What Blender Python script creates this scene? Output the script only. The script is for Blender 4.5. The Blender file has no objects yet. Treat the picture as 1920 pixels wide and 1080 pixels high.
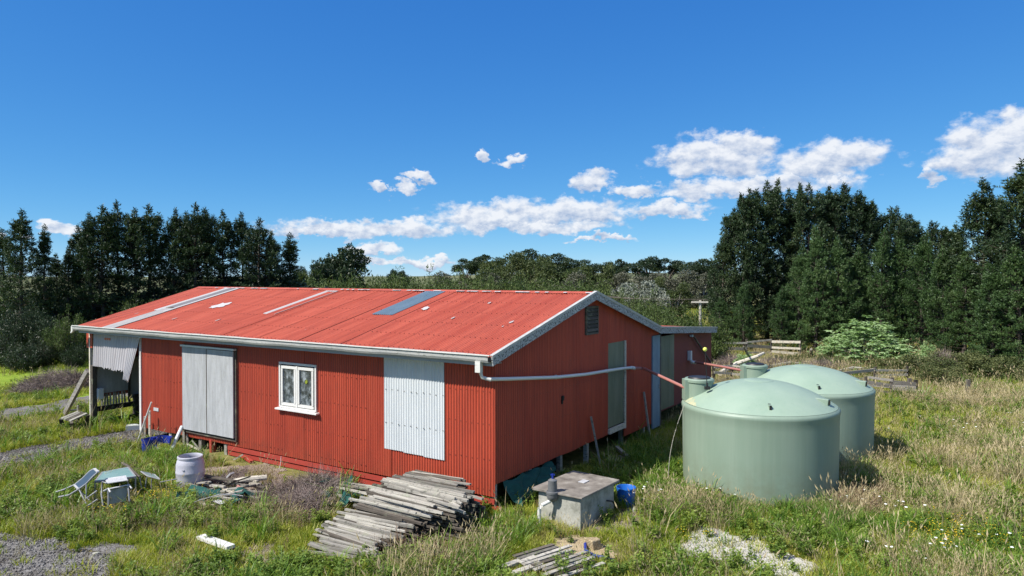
import bpy, math, random
import numpy as np
from mathutils import Vector, Matrix
rnd = random.Random(7); RG = np.random.default_rng(11)
scene = bpy.context.scene; COL = scene.collection
PI = math.pi; R = math.radians

# ------------------------------------------------------------ camera
F_PX = 1338.0; CAM_H = 5.1; PITCH = math.atan((540 - 518) / F_PX)
cd = bpy.data.cameras.new('camera'); cam = bpy.data.objects.new('camera', cd); COL.objects.link(cam)
cd.sensor_width = 36; cd.lens = F_PX / 1920 * 36; cd.clip_end = 9000; cd.clip_start = 0.1
cam.location = (0, 0, CAM_H); cam.rotation_euler = (PI / 2 - PITCH, 0, 0); scene.camera = cam

# ------------------------------------------------------------ light
SUN_AZ = 63.0      # degrees left of straight behind the camera
SUN_EL = 49.0
sdir = Vector((-math.sin(R(SUN_AZ)) * math.cos(R(SUN_EL)), -math.cos(R(SUN_AZ)) * math.cos(R(SUN_EL)), math.sin(R(SUN_EL))))
sl = bpy.data.lights.new('sun', 'SUN'); sl.energy = 4.8; sl.angle = R(0.53); sl.color = (1.0, 0.955, 0.88)
so = bpy.data.objects.new('sun', sl); COL.objects.link(so); so.rotation_euler = sdir.to_track_quat('Z', 'Y').to_euler()
so.location = (-20, -20, 40)
scene.view_settings.view_transform = 'Standard'; scene.view_settings.look = 'None'
scene.view_settings.exposure = 0.6; scene.view_settings.gamma = 1.0; scene.view_settings.use_curve_mapping = False
scene.render.engine = 'CYCLES'

world = bpy.data.worlds.new('World'); scene.world = world; world.use_nodes = True
def build_world():
    nt = world.node_tree; nt.nodes.clear(); N = nt.nodes; L = nt.links
    def nd(t, **k):
        n = N.new(t)
        for a, b in k.items(): setattr(n, a, b)
        return n
    def put(s, v):
        if isinstance(v, bpy.types.NodeSocket): L.new(v, s)
        else: s.default_value = v
    def mt(op, a, b=None, c=None, clamp=False):
        n = nd('ShaderNodeMath', operation=op, use_clamp=clamp); put(n.inputs[0], a)
        if b is not None: put(n.inputs[1], b)
        if c is not None: put(n.inputs[2], c)
        return n.outputs[0]
    sky = nd('ShaderNodeTexSky'); sky.sky_type = 'NISHITA'; sky.sun_disc = False
    sky.sun_elevation = R(SUN_EL); sky.sun_rotation = math.atan2(sdir.x, sdir.y)
    sky.altitude = 500; sky.air_density = 0.6; sky.dust_density = 0.0; sky.ozone_density = 8.0
    # the photograph's camera response: deeper, more saturated blue than the physical sky
    sc_ = nd('ShaderNodeSeparateColor'); L.new(sky.outputs[0], sc_.inputs[0]); cc_ = nd('ShaderNodeCombineColor')
    for i_, (k_, g_) in enumerate(((0.535, 1.15), (1.22, 0.74), (2.85, 0.37))): L.new(mt('MULTIPLY', mt('POWER', sc_.outputs[i_], g_), k_), cc_.inputs[i_])
    bg = nd('ShaderNodeBackground'); L.new(cc_.outputs[0], bg.inputs[0]); bg.inputs[1].default_value = 0.10
    tc = nd('ShaderNodeTexCoord'); sp = nd('ShaderNodeSeparateXYZ'); L.new(tc.outputs['Generated'], sp.inputs[0])
    az = mt('MULTIPLY', mt('ARCTAN2', sp.outputs[0], sp.outputs[1]), 180 / PI)
    el = mt('MULTIPLY', mt('ARCSINE', sp.outputs[2]), 180 / PI)
    cb = nd('ShaderNodeCombineXYZ'); L.new(az, cb.inputs[0]); L.new(mt('MULTIPLY', el, 1.5), cb.inputs[1])
    def noise(vec, scale, det, rough=0.55):
        n = nd('ShaderNodeTexNoise'); n.inputs['Scale'].default_value = scale; n.inputs['Detail'].default_value = det
        n.inputs['Roughness'].default_value = rough; L.new(vec, n.inputs['Vector']); return n.outputs['Fac']
    n1 = noise(cb.outputs[0], 0.55, 7, 0.6); n2 = noise(cb.outputs[0], 0.16, 2)
    sh = nd('ShaderNodeVectorMath', operation='ADD'); L.new(cb.outputs[0], sh.inputs[0]); sh.inputs[1].default_value = (-0.35, 0.75, 0)
    n1s = noise(sh.outputs[0], 0.55, 5, 0.6)
    # cumulus as (x, y, half width, half height) in degrees-worth of photo pixels
    cl = [(700, 430, 175, 17), (600, 438, 110, 12), (930, 408, 120, 27), (1080, 402, 95, 27), (1000, 425, 150, 16), (1345, 300, 105, 40), (1395, 282, 50, 28),
          (1560, 308, 100, 38), (1430, 350, 150, 22), (1300, 365, 55, 22), (1115, 342, 42, 19), (1200, 360, 38, 15), (785, 336, 24, 11), (757, 355, 22, 10), (712, 350, 16, 8), (960, 305, 34, 9), (905, 298, 10, 11),
          (1860, 290, 110, 55), (1900, 250, 60, 38), (1738, 335, 20, 20), (1250, 398, 75, 14), (795, 492, 60, 9), (690, 468, 50, 12), (730, 488, 70, 7), (115, 434, 34, 15), (1130, 448, 60, 6), (20, 440, 26, 10)]
    def noisec(vec, scale, det):
        n = nd('ShaderNodeTexNoise'); n.inputs['Scale'].default_value = scale; n.inputs['Detail'].default_value = det; n.inputs['Roughness'].default_value = .6; L.new(vec, n.inputs['Vector'])
        q = nd('ShaderNodeSeparateColor'); L.new(n.outputs['Color'], q.inputs[0]); return q
    wa = noisec(cb.outputs[0], .42, 2); wb = noisec(cb.outputs[0], 1.7, 4)
    azw = mt('ADD', az, mt('ADD', mt('MULTIPLY', mt('SUBTRACT', wa.outputs[0], .5), 4.0), mt('MULTIPLY', mt('SUBTRACT', wb.outputs[0], .5), 1.6)))
    elw = mt('ADD', el, mt('ADD', mt('MULTIPLY', mt('SUBTRACT', wa.outputs[1], .5), 2.0), mt('MULTIPLY', mt('SUBTRACT', wb.outputs[1], .5), 1.1)))
    M = None; Hh = None
    for (px, py, rx, ry) in cl:
        x = (px - 960) / F_PX; z = (518 - py) / F_PX
        a = math.degrees(math.atan(x)); e = math.degrees(math.atan(z / math.sqrt(1 + x * x)))
        k = math.degrees(1 / F_PX) / (1 + x * x) ; k2 = math.degrees(1 / F_PX) / math.sqrt(1 + x * x)
        dx = mt('DIVIDE', mt('SUBTRACT', azw, a), rx * k * 1.2)
        dy0 = mt('DIVIDE', mt('SUBTRACT', elw, e), ry * k2 * 1.32)
        dy = mt('MULTIPLY', dy0, mt('ADD', mt('MULTIPLY', mt('LESS_THAN', dy0, 0.0), 0.5), 1.0))
        d = mt('SUBTRACT', 1.0, mt('ADD', mt('MULTIPLY', dx, dx), mt('MULTIPLY', dy, dy)))
        if M is None: M = d; Hh = dy0
        else:
            g_ = mt('GREATER_THAN', d, M); mh = nd('ShaderNodeMix'); mh.data_type = 'FLOAT'; L.new(g_, mh.inputs[0]); L.new(Hh, mh.inputs[2]); L.new(dy0, mh.inputs[3]); Hh = mh.outputs[0]
            M = mt('MAXIMUM', M, d)
    # the same kind of low cumulus carries on round the rest of the horizon
    out = nd('ShaderNodeMapRange', interpolation_type='SMOOTHSTEP'); L.new(mt('ABSOLUTE', az), out.inputs[0]); out.inputs[1].default_value = 39; out.inputs[2].default_value = 45
    band = mt('SUBTRACT', 1.0, mt('ABSOLUTE', mt('DIVIDE', mt('SUBTRACT', el, 7.0), 7.0)))
    Mo = mt('SUBTRACT', mt('MULTIPLY', mt('MULTIPLY', band, out.outputs[0]), mt('MULTIPLY', mt('SUBTRACT', n2, 0.50), 5.0)), 0.30)
    Mo = mt('SUBTRACT', Mo, mt('MULTIPLY', mt('SUBTRACT', 1.0, out.outputs[0]), 3.0))
    M = mt('MAXIMUM', M, Mo); M = mt('MAXIMUM', M, -1.5)
    dens = mt('ADD', mt('MULTIPLY', M, 1.35), mt('MULTIPLY', mt('SUBTRACT', n1, 0.52), 2.9))
    al = nd('ShaderNodeMapRange', interpolation_type='SMOOTHSTEP'); L.new(dens, al.inputs[0]); al.inputs[1].default_value = -0.22; al.inputs[2].default_value = 0.95
    alpha = mt('MULTIPLY', al.outputs[0], 0.93)
    lit = mt('ADD', mt('ADD', mt('MULTIPLY', mt('SUBTRACT', n1, n1s), 2.2), mt('MULTIPLY', mt('MAXIMUM', mt('MINIMUM', Hh, 1.0), -1.0), 0.42)), 0.62, clamp=True)
    litm = nd('ShaderNodeMapRange'); L.new(lit, litm.inputs[0]); litm.inputs[1].default_value = 0.1; litm.inputs[2].default_value = 0.95
    cr = nd('ShaderNodeMixRGB'); L.new(litm.outputs[0], cr.inputs[0]); cr.inputs[1].default_value = (0.36, 0.47, 0.68, 1); cr.inputs[2].default_value = (0.92, 0.94, 0.98, 1)
    bc = nd('ShaderNodeBackground'); L.new(cr.outputs[0], bc.inputs[0]); bc.inputs[1].default_value = 0.66
    mx = nd('ShaderNodeMixShader'); L.new(alpha, mx.inputs[0]); L.new(bg.outputs[0], mx.inputs[1]); L.new(bc.outputs[0], mx.inputs[2])
    o = nd('ShaderNodeOutputWorld'); L.new(mx.outputs[0], o.inputs[0])
build_world()

# ------------------------------------------------------------ placing helpers
def ray(px, py):
    x = (px - 960) / F_PX; y = (540 - py) / F_PX
    return Vector((x, math.cos(PITCH) + y * math.sin(PITCH), -math.sin(PITCH) + y * math.cos(PITCH)))
def at(px, py, depth):
    d = ray(px, py); return Vector((0, 0, CAM_H)) + d * (depth / d.y)
def gnd(px, py, z=0.0):
    d = ray(px, py); return Vector((0, 0, CAM_H)) + d * ((z - CAM_H) / d.z)
def vn(x, y, s=1.0, seed=0):
    x = np.asarray(x, float) / s + seed * 17.3; y = np.asarray(y, float) / s - seed * 9.1
    xi = np.floor(x).astype(np.int64); yi = np.floor(y).astype(np.int64); fx = x - xi; fy = y - yi
    fx = fx * fx * (3 - 2 * fx); fy = fy * fy * (3 - 2 * fy)
    def h(a, b):
        n = (a * 374761393 + b * 668265263 + seed * 1442695) & 0xffffffff
        n = ((n ^ (n >> 13)) * 1274126177) & 0xffffffff
        return ((n ^ (n >> 16)) & 0xffff) / 65535.0
    return (h(xi, yi) * (1 - fx) + h(xi + 1, yi) * fx) * (1 - fy) + (h(xi, yi + 1) * (1 - fx) + h(xi + 1, yi + 1) * fx) * fy
def sstep(a, b, x):
    t = np.clip((np.asarray(x, float) - a) / (b - a), 0, 1); return t * t * (3 - 2 * t)
def height(x, y):
    x = np.asarray(x, float); y = np.asarray(y, float)
    z = (vn(x, y, 7, 1) - 0.5) * 0.08
    m = np.exp(-(((x + 27) / 9) ** 2 + ((y - 43) / 4.5) ** 2)) * 1.15 + np.exp(-(((x + 40) / 12) ** 2 + ((y - 46) / 5) ** 2)) * 1.0
    z = z + m
    far = sstep(140, 420, y)
    z = z + far * (5.0 * vn(x, y, 260, 3) + 1.6 * vn(x, y, 90, 4) - 0.4) + sstep(200, 330, y) * np.exp(-((x - 70) / 90.0) ** 2) * 2.6
    return z

# ------------------------------------------------------------ materials
def new_mat(name):
    m = bpy.data.materials.new(name); m.use_nodes = True; m.node_tree.nodes.clear(); return m
class NG:
    def __init__(s, m): s.nt = m.node_tree; s.N = s.nt.nodes; s.L = s.nt.links
    def n(s, t, **k):
        x = s.N.new(t)
        for a, b in k.items(): setattr(x, a, b)
        return x
    def put(s, sock, v):
        if isinstance(v, bpy.types.NodeSocket): s.L.new(v, sock)
        elif isinstance(v, tuple) and len(v) == 3 and len(sock.default_value) == 4: sock.default_value = (*v, 1)
        else: sock.default_value = v
    def math(s, op, a, b=None, clamp=False):
        x = s.n('ShaderNodeMath', operation=op, use_clamp=clamp); s.put(x.inputs[0], a)
        if b is not None: s.put(x.inputs[1], b)
        return x.outputs[0]
    def coord(s, kind='Object', scale=(1, 1, 1)):
        if kind == 'World': o = s.n('ShaderNodeNewGeometry').outputs['Position']
        else: o = s.n('ShaderNodeTexCoord').outputs[kind]
        mp = s.n('ShaderNodeMapping'); mp.inputs['Scale'].default_value = scale; s.L.new(o, mp.inputs['Vector']); return mp.outputs[0]
    def noise(s, vec, scale, det=4, rough=0.55, out='Fac'):
        x = s.n('ShaderNodeTexNoise'); s.put(x.inputs['Vector'], vec); x.inputs['Scale'].default_value = scale
        x.inputs['Detail'].default_value = det; x.inputs['Roughness'].default_value = rough; return x.outputs[out]
    def ramp(s, fac, stops, interp='LINEAR'):
        x = s.n('ShaderNodeValToRGB'); s.L.new(fac, x.inputs[0]); e = x.color_ramp.elements; x.color_ramp.interpolation = interp
        while len(e) < len(stops): e.new(0.5)
        for i, (p, c) in enumerate(stops):
            e[i].position = p; e[i].color = (*c, 1) if not isinstance(c, (int, float)) else (c, c, c, 1)
        return x.outputs[0]
    def mix(s, f, a, b, mode='MIX'):
        x = s.n('ShaderNodeMixRGB', blend_type=mode); s.put(x.inputs[0], f); s.put(x.inputs[1], a); s.put(x.inputs[2], b); return x.outputs[0]
    def maprange(s, v, a, b, c=0.0, d=1.0):
        x = s.n('ShaderNodeMapRange'); s.put(x.inputs[0], v)
        for i, q in enumerate((a, b, c, d)): x.inputs[i + 1].default_value = q
        return x.outputs[0]
    def rand(s): return s.n('ShaderNodeObjectInfo').outputs['Random']
    def out(s, col, rough=0.8, metal=0.0, bump=None, bs=0.3, bd=0.02, spec=0.5, trans=0.0):
        p = s.n('ShaderNodeBsdfPrincipled'); s.put(p.inputs['Base Color'], col); s.put(p.inputs['Roughness'], rough)
        s.put(p.inputs['Metallic'], metal); p.inputs['Specular IOR Level'].default_value = spec; s.put(p.inputs['Transmission Weight'], trans)
        if bump is not None:
            b = s.n('ShaderNodeBump'); b.inputs['Strength'].default_value = bs; b.inputs['Distance'].default_value = bd
            s.L.new(bump, b.inputs['Height']); s.L.new(b.outputs[0], p.inputs['Normal'])
        o = s.n('ShaderNodeOutputMaterial'); s.L.new(p.outputs[0], o.inputs[0]); return p

def painted(name, c1, c2, chip=None, chip_amt=0.62, rough=0.6, sc=(1, 1, 0.25), nsc=3.0, dirt=0.5, dirtc=(0.05, 0.035, 0.03), groove=None, streak=0.0):
    c1 = tuple(q * .85 for q in c1); c2 = tuple(q * .85 for q in c2); chip = chip and tuple(q * .85 for q in chip)
    m = new_mat(name); g = NG(m); v = g.coord('Object', sc)
    off = g.n('ShaderNodeVectorMath', operation='ADD'); g.put(off.inputs[0], v)
    rr = g.math('MULTIPLY', g.rand(), 37.0); cx = g.n('ShaderNodeCombineXYZ'); g.put(cx.inputs[0], rr); g.put(cx.inputs[2], rr); g.put(off.inputs[1], cx.outputs[0]); v = off.outputs[0]
    a = g.noise(v, nsc, 5, 0.62); col = g.mix(g.maprange(a, 0.3, 0.7), c1, c2)
    col = g.mix(g.math('MULTIPLY', g.rand(), 0.22), col, (c1[0] * .72, c1[1] * .7, c1[2] * .7))
    b = g.noise(v, nsc * 5, 6, 0.7)
    col = g.mix(g.math('MULTIPLY', g.maprange(b, 0.52, 0.8), dirt), col, dirtc)
    if chip:
        c = g.noise(v, nsc * 9, 5, 0.75); col = g.mix(g.maprange(c, chip_amt, chip_amt + 0.04), col, chip)
    if streak:      # long rain streaks and faded runs
        sv = g.coord('Object', (7, 7, .22) if groove != 'x' else (5, .25, .25)); sn = g.noise(sv, 1.5, 5, .7)
        col = g.mix(g.math('MULTIPLY', g.maprange(sn, 0.52, 0.72), streak), col, dirtc)
    if groove == 'xy':      # splashed, rusting lower edges
        sz = g.n('ShaderNodeSeparateXYZ'); g.put(sz.inputs[0], g.n('ShaderNodeTexCoord').outputs['Object'])
        lo = g.math('MULTIPLY', g.maprange(sz.outputs[2], 1.0, 0.3), g.maprange(g.noise(g.coord('Object', (2, 2, 1)), 3.0, 5, .7), .38, .66))
        col = g.mix(g.math('MULTIPLY', lo, .55), col, (0.20, 0.06, 0.03))
    if groove:      # valleys of the corrugation darkened, their shading put into the colour
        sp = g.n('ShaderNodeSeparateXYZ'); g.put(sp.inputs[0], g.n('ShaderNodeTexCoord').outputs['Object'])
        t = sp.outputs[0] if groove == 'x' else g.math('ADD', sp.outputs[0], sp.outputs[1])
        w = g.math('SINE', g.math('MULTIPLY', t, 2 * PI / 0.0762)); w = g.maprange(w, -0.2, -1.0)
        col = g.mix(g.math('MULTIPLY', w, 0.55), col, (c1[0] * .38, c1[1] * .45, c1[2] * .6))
    g.out(col, rough, bump=b, bs=0.25, bd=0.004); return m
M = {}
M['red_wall'] = painted('red_wall_paint', (0.44, 0.052, 0.022), (0.60, 0.088, 0.036), (0.30, 0.13, 0.08), 0.71, 0.6, (1, 1, .13), 2.6, 0.5, (0.10, 0.025, 0.018), 'xy', 0.35)
M['red_roof'] = painted('red_roof_paint', (0.46, 0.076, 0.038), (0.66, 0.145, 0.080), (0.60, 0.34, 0.27), 0.68, 0.6, (1.4, .12, .12), 2.8, 0.55, (0.20, 0.045, 0.03), 'x', 0.30)
M['red_board'] = painted('red_board_paint', (0.42, 0.05, 0.032), (0.36, 0.045, 0.03), (0.2, 0.12, 0.09), 0.72, 0.6, (.2, 1, 1), 5, 0.5)
M['galv'] = painted('galvanised_sheet', (0.62, 0.66, 0.68), (0.74, 0.77, 0.78), None, 0, 0.45, (1, 1, .3), 3, 0.18, (0.35, 0.33, 0.3))
M['old_galv'] = painted('old_galvanised_sheet', (0.50, 0.47, 0.48), (0.62, 0.61, 0.63), (0.36, 0.2, 0.13), 0.68, 0.5, (3, 3, .1), 1.6, 0.5, (0.2, 0.15, 0.15))
M['white_paint'] = painted('white_paint', (0.74, 0.73, 0.69), (0.80, 0.79, 0.76), (0.20, 0.18, 0.15), 0.68, 0.6, (1, 1, 1), 4, 0.4)
M['fascia'] = painted('lichened_fascia', (0.42, 0.44, 0.45), (0.56, 0.58, 0.58), (0.05, 0.05, 0.048), 0.515, 0.8, (1, 1, 1), 2.6, 0.9, (0.08, 0.085, 0.075))
M['front_fascia'] = painted('grey_fascia', (0.33, 0.36, 0.39), (0.40, 0.43, 0.46), None, 0, 0.6, (.3, 1, 1), 3, 0.5, (0.12, 0.13, 0.11))
M['gutter'] = painted('gutter_paint', (0.78, 0.77, 0.73), (0.70, 0.70, 0.64), (0.2, 0.21, 0.15), 0.66, 0.5, (.35, 1, 1), 3, 0.7, (0.22, 0.22, 0.17))
M['gutter_face'] = painted('weathered_gutter_face', (0.42, 0.43, 0.42), (0.58, 0.58, 0.55), (0.16, 0.17, 0.13), 0.6, 0.6, (.25, 1, 1), 4, 0.8, (0.2, 0.2, 0.16))
M['ply'] = painted('weathered_ply', (0.33, 0.34, 0.35), (0.52, 0.53, 0.55), (0.20, 0.19, 0.17), 0.60, 0.85, (2.4, 2.4, .3), 3, 0.8, (0.25, 0.25, 0.2))
M['pale_strip'] = painted('pale_roof_strip', (0.40, 0.38, 0.36), (0.52, 0.49, 0.46), (0.3, 0.28, 0.27), 0.62, 0.5, (1, .2, .2), 3, 0.5, (0.35, 0.3, 0.28))
M['bright_strip'] = painted('bright_roof_strip', (0.62, 0.60, 0.58), (0.55, 0.52, 0.50), (0.50, 0.25, 0.2), 0.66, 0.5, (1, .3, .3), 3, 0.2)
M['slate_grey'] = painted('dull_grey_strip', (0.20, 0.19, 0.19), (0.28, 0.26, 0.26), None, 0, 0.5, (1, .3, .3), 3, 0.3)
M['slate_strip'] = painted('slate_roof_strip', (0.13, 0.20, 0.26), (0.17, 0.25, 0.32), (0.3, 0.33, 0.35), 0.7, 0.5, (1, .3, .3), 3, 0.3)
M['fibreglass'] = painted('fibreglass_sheet', (0.17, 0.19, 0.12), (0.27, 0.27, 0.19), (0.4, 0.34, 0.22), 0.66, 0.5, (1, 1, .25), 2.6, 0.5, (0.12, 0.14, 0.08))
M['blue_door'] = painted('blue_door_paint', (0.15, 0.24, 0.33), (0.22, 0.33, 0.42), (0.5, 0.5, 0.48), 0.70, 0.6, (1, 1, .4), 4, 0.4)
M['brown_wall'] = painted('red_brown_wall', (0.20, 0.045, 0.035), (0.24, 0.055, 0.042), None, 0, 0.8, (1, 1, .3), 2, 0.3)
M['brown_pvc'] = painted('terracotta_pipe', (0.46, 0.19, 0.155), (0.54, 0.235, 0.20), None, 0, 0.45, (1, 1, 1), 3, 0.1)
M['white_pvc'] = painted('white_pipe', (0.72, 0.72, 0.68), (0.78, 0.77, 0.73), None, 0, 0.4, (1, 1, 1), 6, 0.25, (0.3, 0.28, 0.2))
M['grey_pvc'] = painted('grey_plastic', (0.13, 0.135, 0.14), (0.17, 0.175, 0.18), None, 0, 0.5, (1, 1, 1), 6, 0.3)
M['blue_plastic'] = painted('blue_plastic', (0.01, 0.13, 0.52), (0.015, 0.16, 0.6), None, 0, 0.4, (1, 1, 1), 6, 0.2)
M['dark_blue_plastic'] = painted('dark_blue_plastic', (0.01, 0.03, 0.28), (0.015, 0.04, 0.34), None, 0, 0.4, (1, 1, 1), 6, 0.3)
M['black'] = painted('black_plastic', (0.015, 0.015, 0.016), (0.025, 0.025, 0.025), None, 0, 0.5, (1, 1, 1), 6, 0.1)
M['alu'] = painted('aluminium_frame', (0.30, 0.305, 0.31), (0.42, 0.42, 0.43), None, 0, 0.4, (1, 1, 1), 6, 0.3)
M['white_alu'] = painted('white_frame', (0.50, 0.50, 0.51), (0.66, 0.66, 0.66), (0.25, 0.25, 0.24), 0.62, 0.5, (1, 1, 1), 6, 0.6)
M['blue_fabric'] = painted('faded_blue_fabric', (0.02, 0.05, 0.09), (0.03, 0.07, 0.12), None, 0, 0.9, (1, 1, 1), 8, 0.3)
M['teal_glass'] = painted('teal_table_top', (0.17, 0.34, 0.33), (0.27, 0.42, 0.42), None, 0, 0.3, (1, 1, 1), 3, 0.6, (0.3, 0.35, 0.3))
M['shade_cloth'] = painted('green_shade_cloth', (0.004, 0.075, 0.062), (0.008, 0.11, 0.09), (0.006, 0.03, 0.028), 0.55, 0.9, (1, 1, 1), 7, 0.5, (0.02, 0.03, 0.03))
M['barrel'] = painted('lavender_grey_barrel', (0.48, 0.48, 0.545), (0.58, 0.575, 0.63), None, 0, 0.5, (1, 1, 1), 3, 0.7, (0.28, 0.27, 0.28))
M['brick_red'] = painted('old_brick', (0.30, 0.10, 0.07), (0.36, 0.14, 0.1), None, 0, 0.9, (1, 1, 1), 8, 0.5)
M['orange'] = painted('orange_marker', (0.7, 0.15, 0.04), (0.6, 0.12, 0.03), None, 0, 0.6)
M['yellow'] = painted('yellow_ball', (0.80, 0.82, 0.12), (0.85, 0.85, 0.2), None, 0, 0.5)
M['nail_rust'] = painted('rusty_nail_head', (0.20, 0.045, 0.025), (0.24, 0.055, 0.03))

def wood(name, cols, scale=(1, 12, 12)):
    m = new_mat(name); g = NG(m); v = g.coord('Object', scale)
    rr = g.math('MULTIPLY', g.rand(), 91.0); cx = g.n('ShaderNodeCombineXYZ'); g.put(cx.inputs[0], rr); g.put(cx.inputs[1], rr)
    ad = g.n('ShaderNodeVectorMath', operation='ADD'); g.put(ad.inputs[0], v); g.put(ad.inputs[1], cx.outputs[0]); v = ad.outputs[0]
    gr = g.noise(v, 3.0, 6, 0.7); col = g.ramp(gr, [(0.25, cols[0]), (0.5, cols[1]), (0.75, cols[2])])
    tone = g.ramp(g.rand(), [(0.0, 0.38), (0.25, 0.72), (0.6, 0.95), (1.0, 1.35)]); col = g.mix(1.0, col, tone, 'MULTIPLY')
    li = g.noise(g.coord('World'), 9, 5, 0.7); col = g.mix(g.math('MULTIPLY', g.maprange(li, 0.55, 0.68), 0.8), col, (0.055, 0.055, 0.045))
    l2 = g.noise(g.coord('World'), 4.1, 4, 0.6); col = g.mix(g.math('MULTIPLY', g.maprange(l2, 0.55, 0.7), 0.4), col, (0.30, 0.33, 0.22))
    g.out(col, 0.9, bump=gr, bs=0.6, bd=0.006, spec=0.2); return m
M['wood'] = wood('weathered_wood', [(0.16, 0.145, 0.12), (0.33, 0.31, 0.27), (0.48, 0.46, 0.40)])
M['pale_wood'] = wood('bleached_wood', [(0.34, 0.30, 0.24), (0.5, 0.46, 0.38), (0.62, 0.58, 0.5)])
M['dark_wood'] = wood('dark_wood', [(0.05, 0.042, 0.034), (0.10, 0.085, 0.07), (0.16, 0.14, 0.115)])
M['dark_grey_wood'] = wood('dark_grey_wood', [(0.09, 0.08, 0.075), (0.19, 0.175, 0.16), (0.30, 0.28, 0.26)])
M['shade_wood'] = wood('shaded_wood', [(0.02, 0.017, 0.015), (0.04, 0.034, 0.03), (0.07, 0.06, 0.052)])  # for the bay rail and bearer, shade darkened into the colour
M['bark'] = wood('bark', [(0.035, 0.027, 0.022), (0.07, 0.055, 0.045), (0.12, 0.10, 0.085)], (4, 4, 1))
M['grey_bark'] = wood('grey_bark', [(0.10, 0.09, 0.08), (0.2, 0.185, 0.165), (0.32, 0.3, 0.27)], (4, 4, 1))

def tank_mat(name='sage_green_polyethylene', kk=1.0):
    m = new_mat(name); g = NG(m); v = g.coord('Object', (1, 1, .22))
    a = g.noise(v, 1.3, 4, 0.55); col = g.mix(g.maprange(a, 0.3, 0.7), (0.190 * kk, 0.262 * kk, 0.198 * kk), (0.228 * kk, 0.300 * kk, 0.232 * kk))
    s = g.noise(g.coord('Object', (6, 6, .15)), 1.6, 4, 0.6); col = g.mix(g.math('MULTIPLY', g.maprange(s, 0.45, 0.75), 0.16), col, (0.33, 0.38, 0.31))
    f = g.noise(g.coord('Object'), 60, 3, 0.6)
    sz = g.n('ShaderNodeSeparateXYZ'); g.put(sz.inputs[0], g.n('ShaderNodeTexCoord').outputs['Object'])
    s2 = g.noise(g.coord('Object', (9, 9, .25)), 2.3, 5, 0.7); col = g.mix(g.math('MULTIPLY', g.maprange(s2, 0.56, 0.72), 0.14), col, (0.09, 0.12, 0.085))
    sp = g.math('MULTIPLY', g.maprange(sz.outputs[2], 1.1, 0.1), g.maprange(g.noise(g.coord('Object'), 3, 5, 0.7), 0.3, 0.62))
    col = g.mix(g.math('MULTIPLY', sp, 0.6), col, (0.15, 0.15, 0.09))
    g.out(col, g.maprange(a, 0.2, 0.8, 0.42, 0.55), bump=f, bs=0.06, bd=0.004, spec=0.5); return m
M['tank'] = tank_mat(); M['tank_top'] = tank_mat('sunlit_polyethylene', 1.22)  # dome copy of the tank colour, lightened to carry its sunlit brightness
def dirty_tank():
    m = new_mat('yellowed_tank_stain'); g = NG(m); a = g.noise(g.coord('Object'), 6, 5, 0.7)
    g.out(g.mix(g.maprange(a, .35, .6), (0.28, 0.34, 0.25), (0.42, 0.40, 0.24)), 0.7); return m
M['stain'] = dirty_tank()
def conc():
    m = new_mat('mossy_concrete'); g = NG(m); v = g.coord('Object'); a = g.noise(v, 3.5, 6, 0.65)
    col = g.ramp(a, [(0.3, (0.16, 0.16, 0.13)), (0.5, (0.34, 0.335, 0.29)), (0.72, (0.46, 0.45, 0.41))])
    b = g.noise(v, 20, 6, 0.7); col = g.mix(g.maprange(b, 0.58, 0.72), col, (0.08, 0.085, 0.07)); g.out(col, 0.9, bump=b, bs=0.5, bd=0.01); return m
M['concrete'] = conc()
def lidm():
    m = new_mat('stained_slab'); g = NG(m); v = g.coord('Object'); a = g.noise(v, 3, 6, 0.65)
    col = g.ramp(a, [(0.3, (0.10, 0.085, 0.07)), (0.55, (0.22, 0.195, 0.165)), (0.75, (0.36, 0.34, 0.3))]); g.out(col, 0.85, bump=a, bs=0.4, bd=0.01); return m
M['slab'] = lidm()
def glassm():
    m = new_mat('grimy_pane'); g = NG(m); a = g.noise(g.coord('Object', (1, 1, .8)), 5, 6, 0.7)
    b = g.noise(g.coord('Object'), 26, 4, 0.7)
    col = g.ramp(a, [(0.36, (0.012, 0.014, 0.015)), (0.50, (0.07, 0.085, 0.095)), (0.66, (0.32, 0.36, 0.39))])
    col = g.mix(g.maprange(b, .62, .72), col, (0.45, .5, .52))
    g.out(col, 0.12, spec=0.8); return m
M['pane'] = glassm()
M['leaf_sticker'] = painted('green_leaf', (0.3, 0.36, 0.03), (0.25, 0.3, 0.02), None)

def leafm(name, stops, trans=0.3, rough=0.6, wscale=0.5, useattr=True):
    """foliage: colour per leaf from the attribute tint, drifting over the place"""
    m = new_mat(name); g = NG(m)
    if useattr: at_ = g.n('ShaderNodeAttribute', attribute_name='tint').outputs['Fac']
    else: at_ = g.rand()
    w = g.noise(g.coord('World'), wscale, 3, 0.6)
    f = g.math('ADD', g.math('MULTIPLY', at_, 0.55), g.math('MULTIPLY', g.maprange(w, 0.3, 0.7), 0.45))
    col = g.ramp(f, stops)
    col = g.mix(g.math('MULTIPLY', g.rand(), 0.35), col, g.mix(1.0, col, (0.6, 0.66, 0.6), 'MULTIPLY'))
    d = g.n('ShaderNodeBsdfPrincipled'); g.put(d.inputs['Base Color'], col); d.inputs['Roughness'].default_value = rough; d.inputs['Specular IOR Level'].default_value = 0.3
    t = g.n('ShaderNodeBsdfTranslucent'); g.put(t.inputs[0], g.mix(1.0, col, (1.25, 1.3, 0.6), 'MULTIPLY'))
    mx = g.n('ShaderNodeMixShader'); mx.inputs[0].default_value = trans; g.L.new(d.outputs[0], mx.inputs[1]); g.L.new(t.outputs[0], mx.inputs[2])
    o = g.n('ShaderNodeOutputMaterial'); g.L.new(mx.outputs[0], o.inputs[0]); return m
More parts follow.
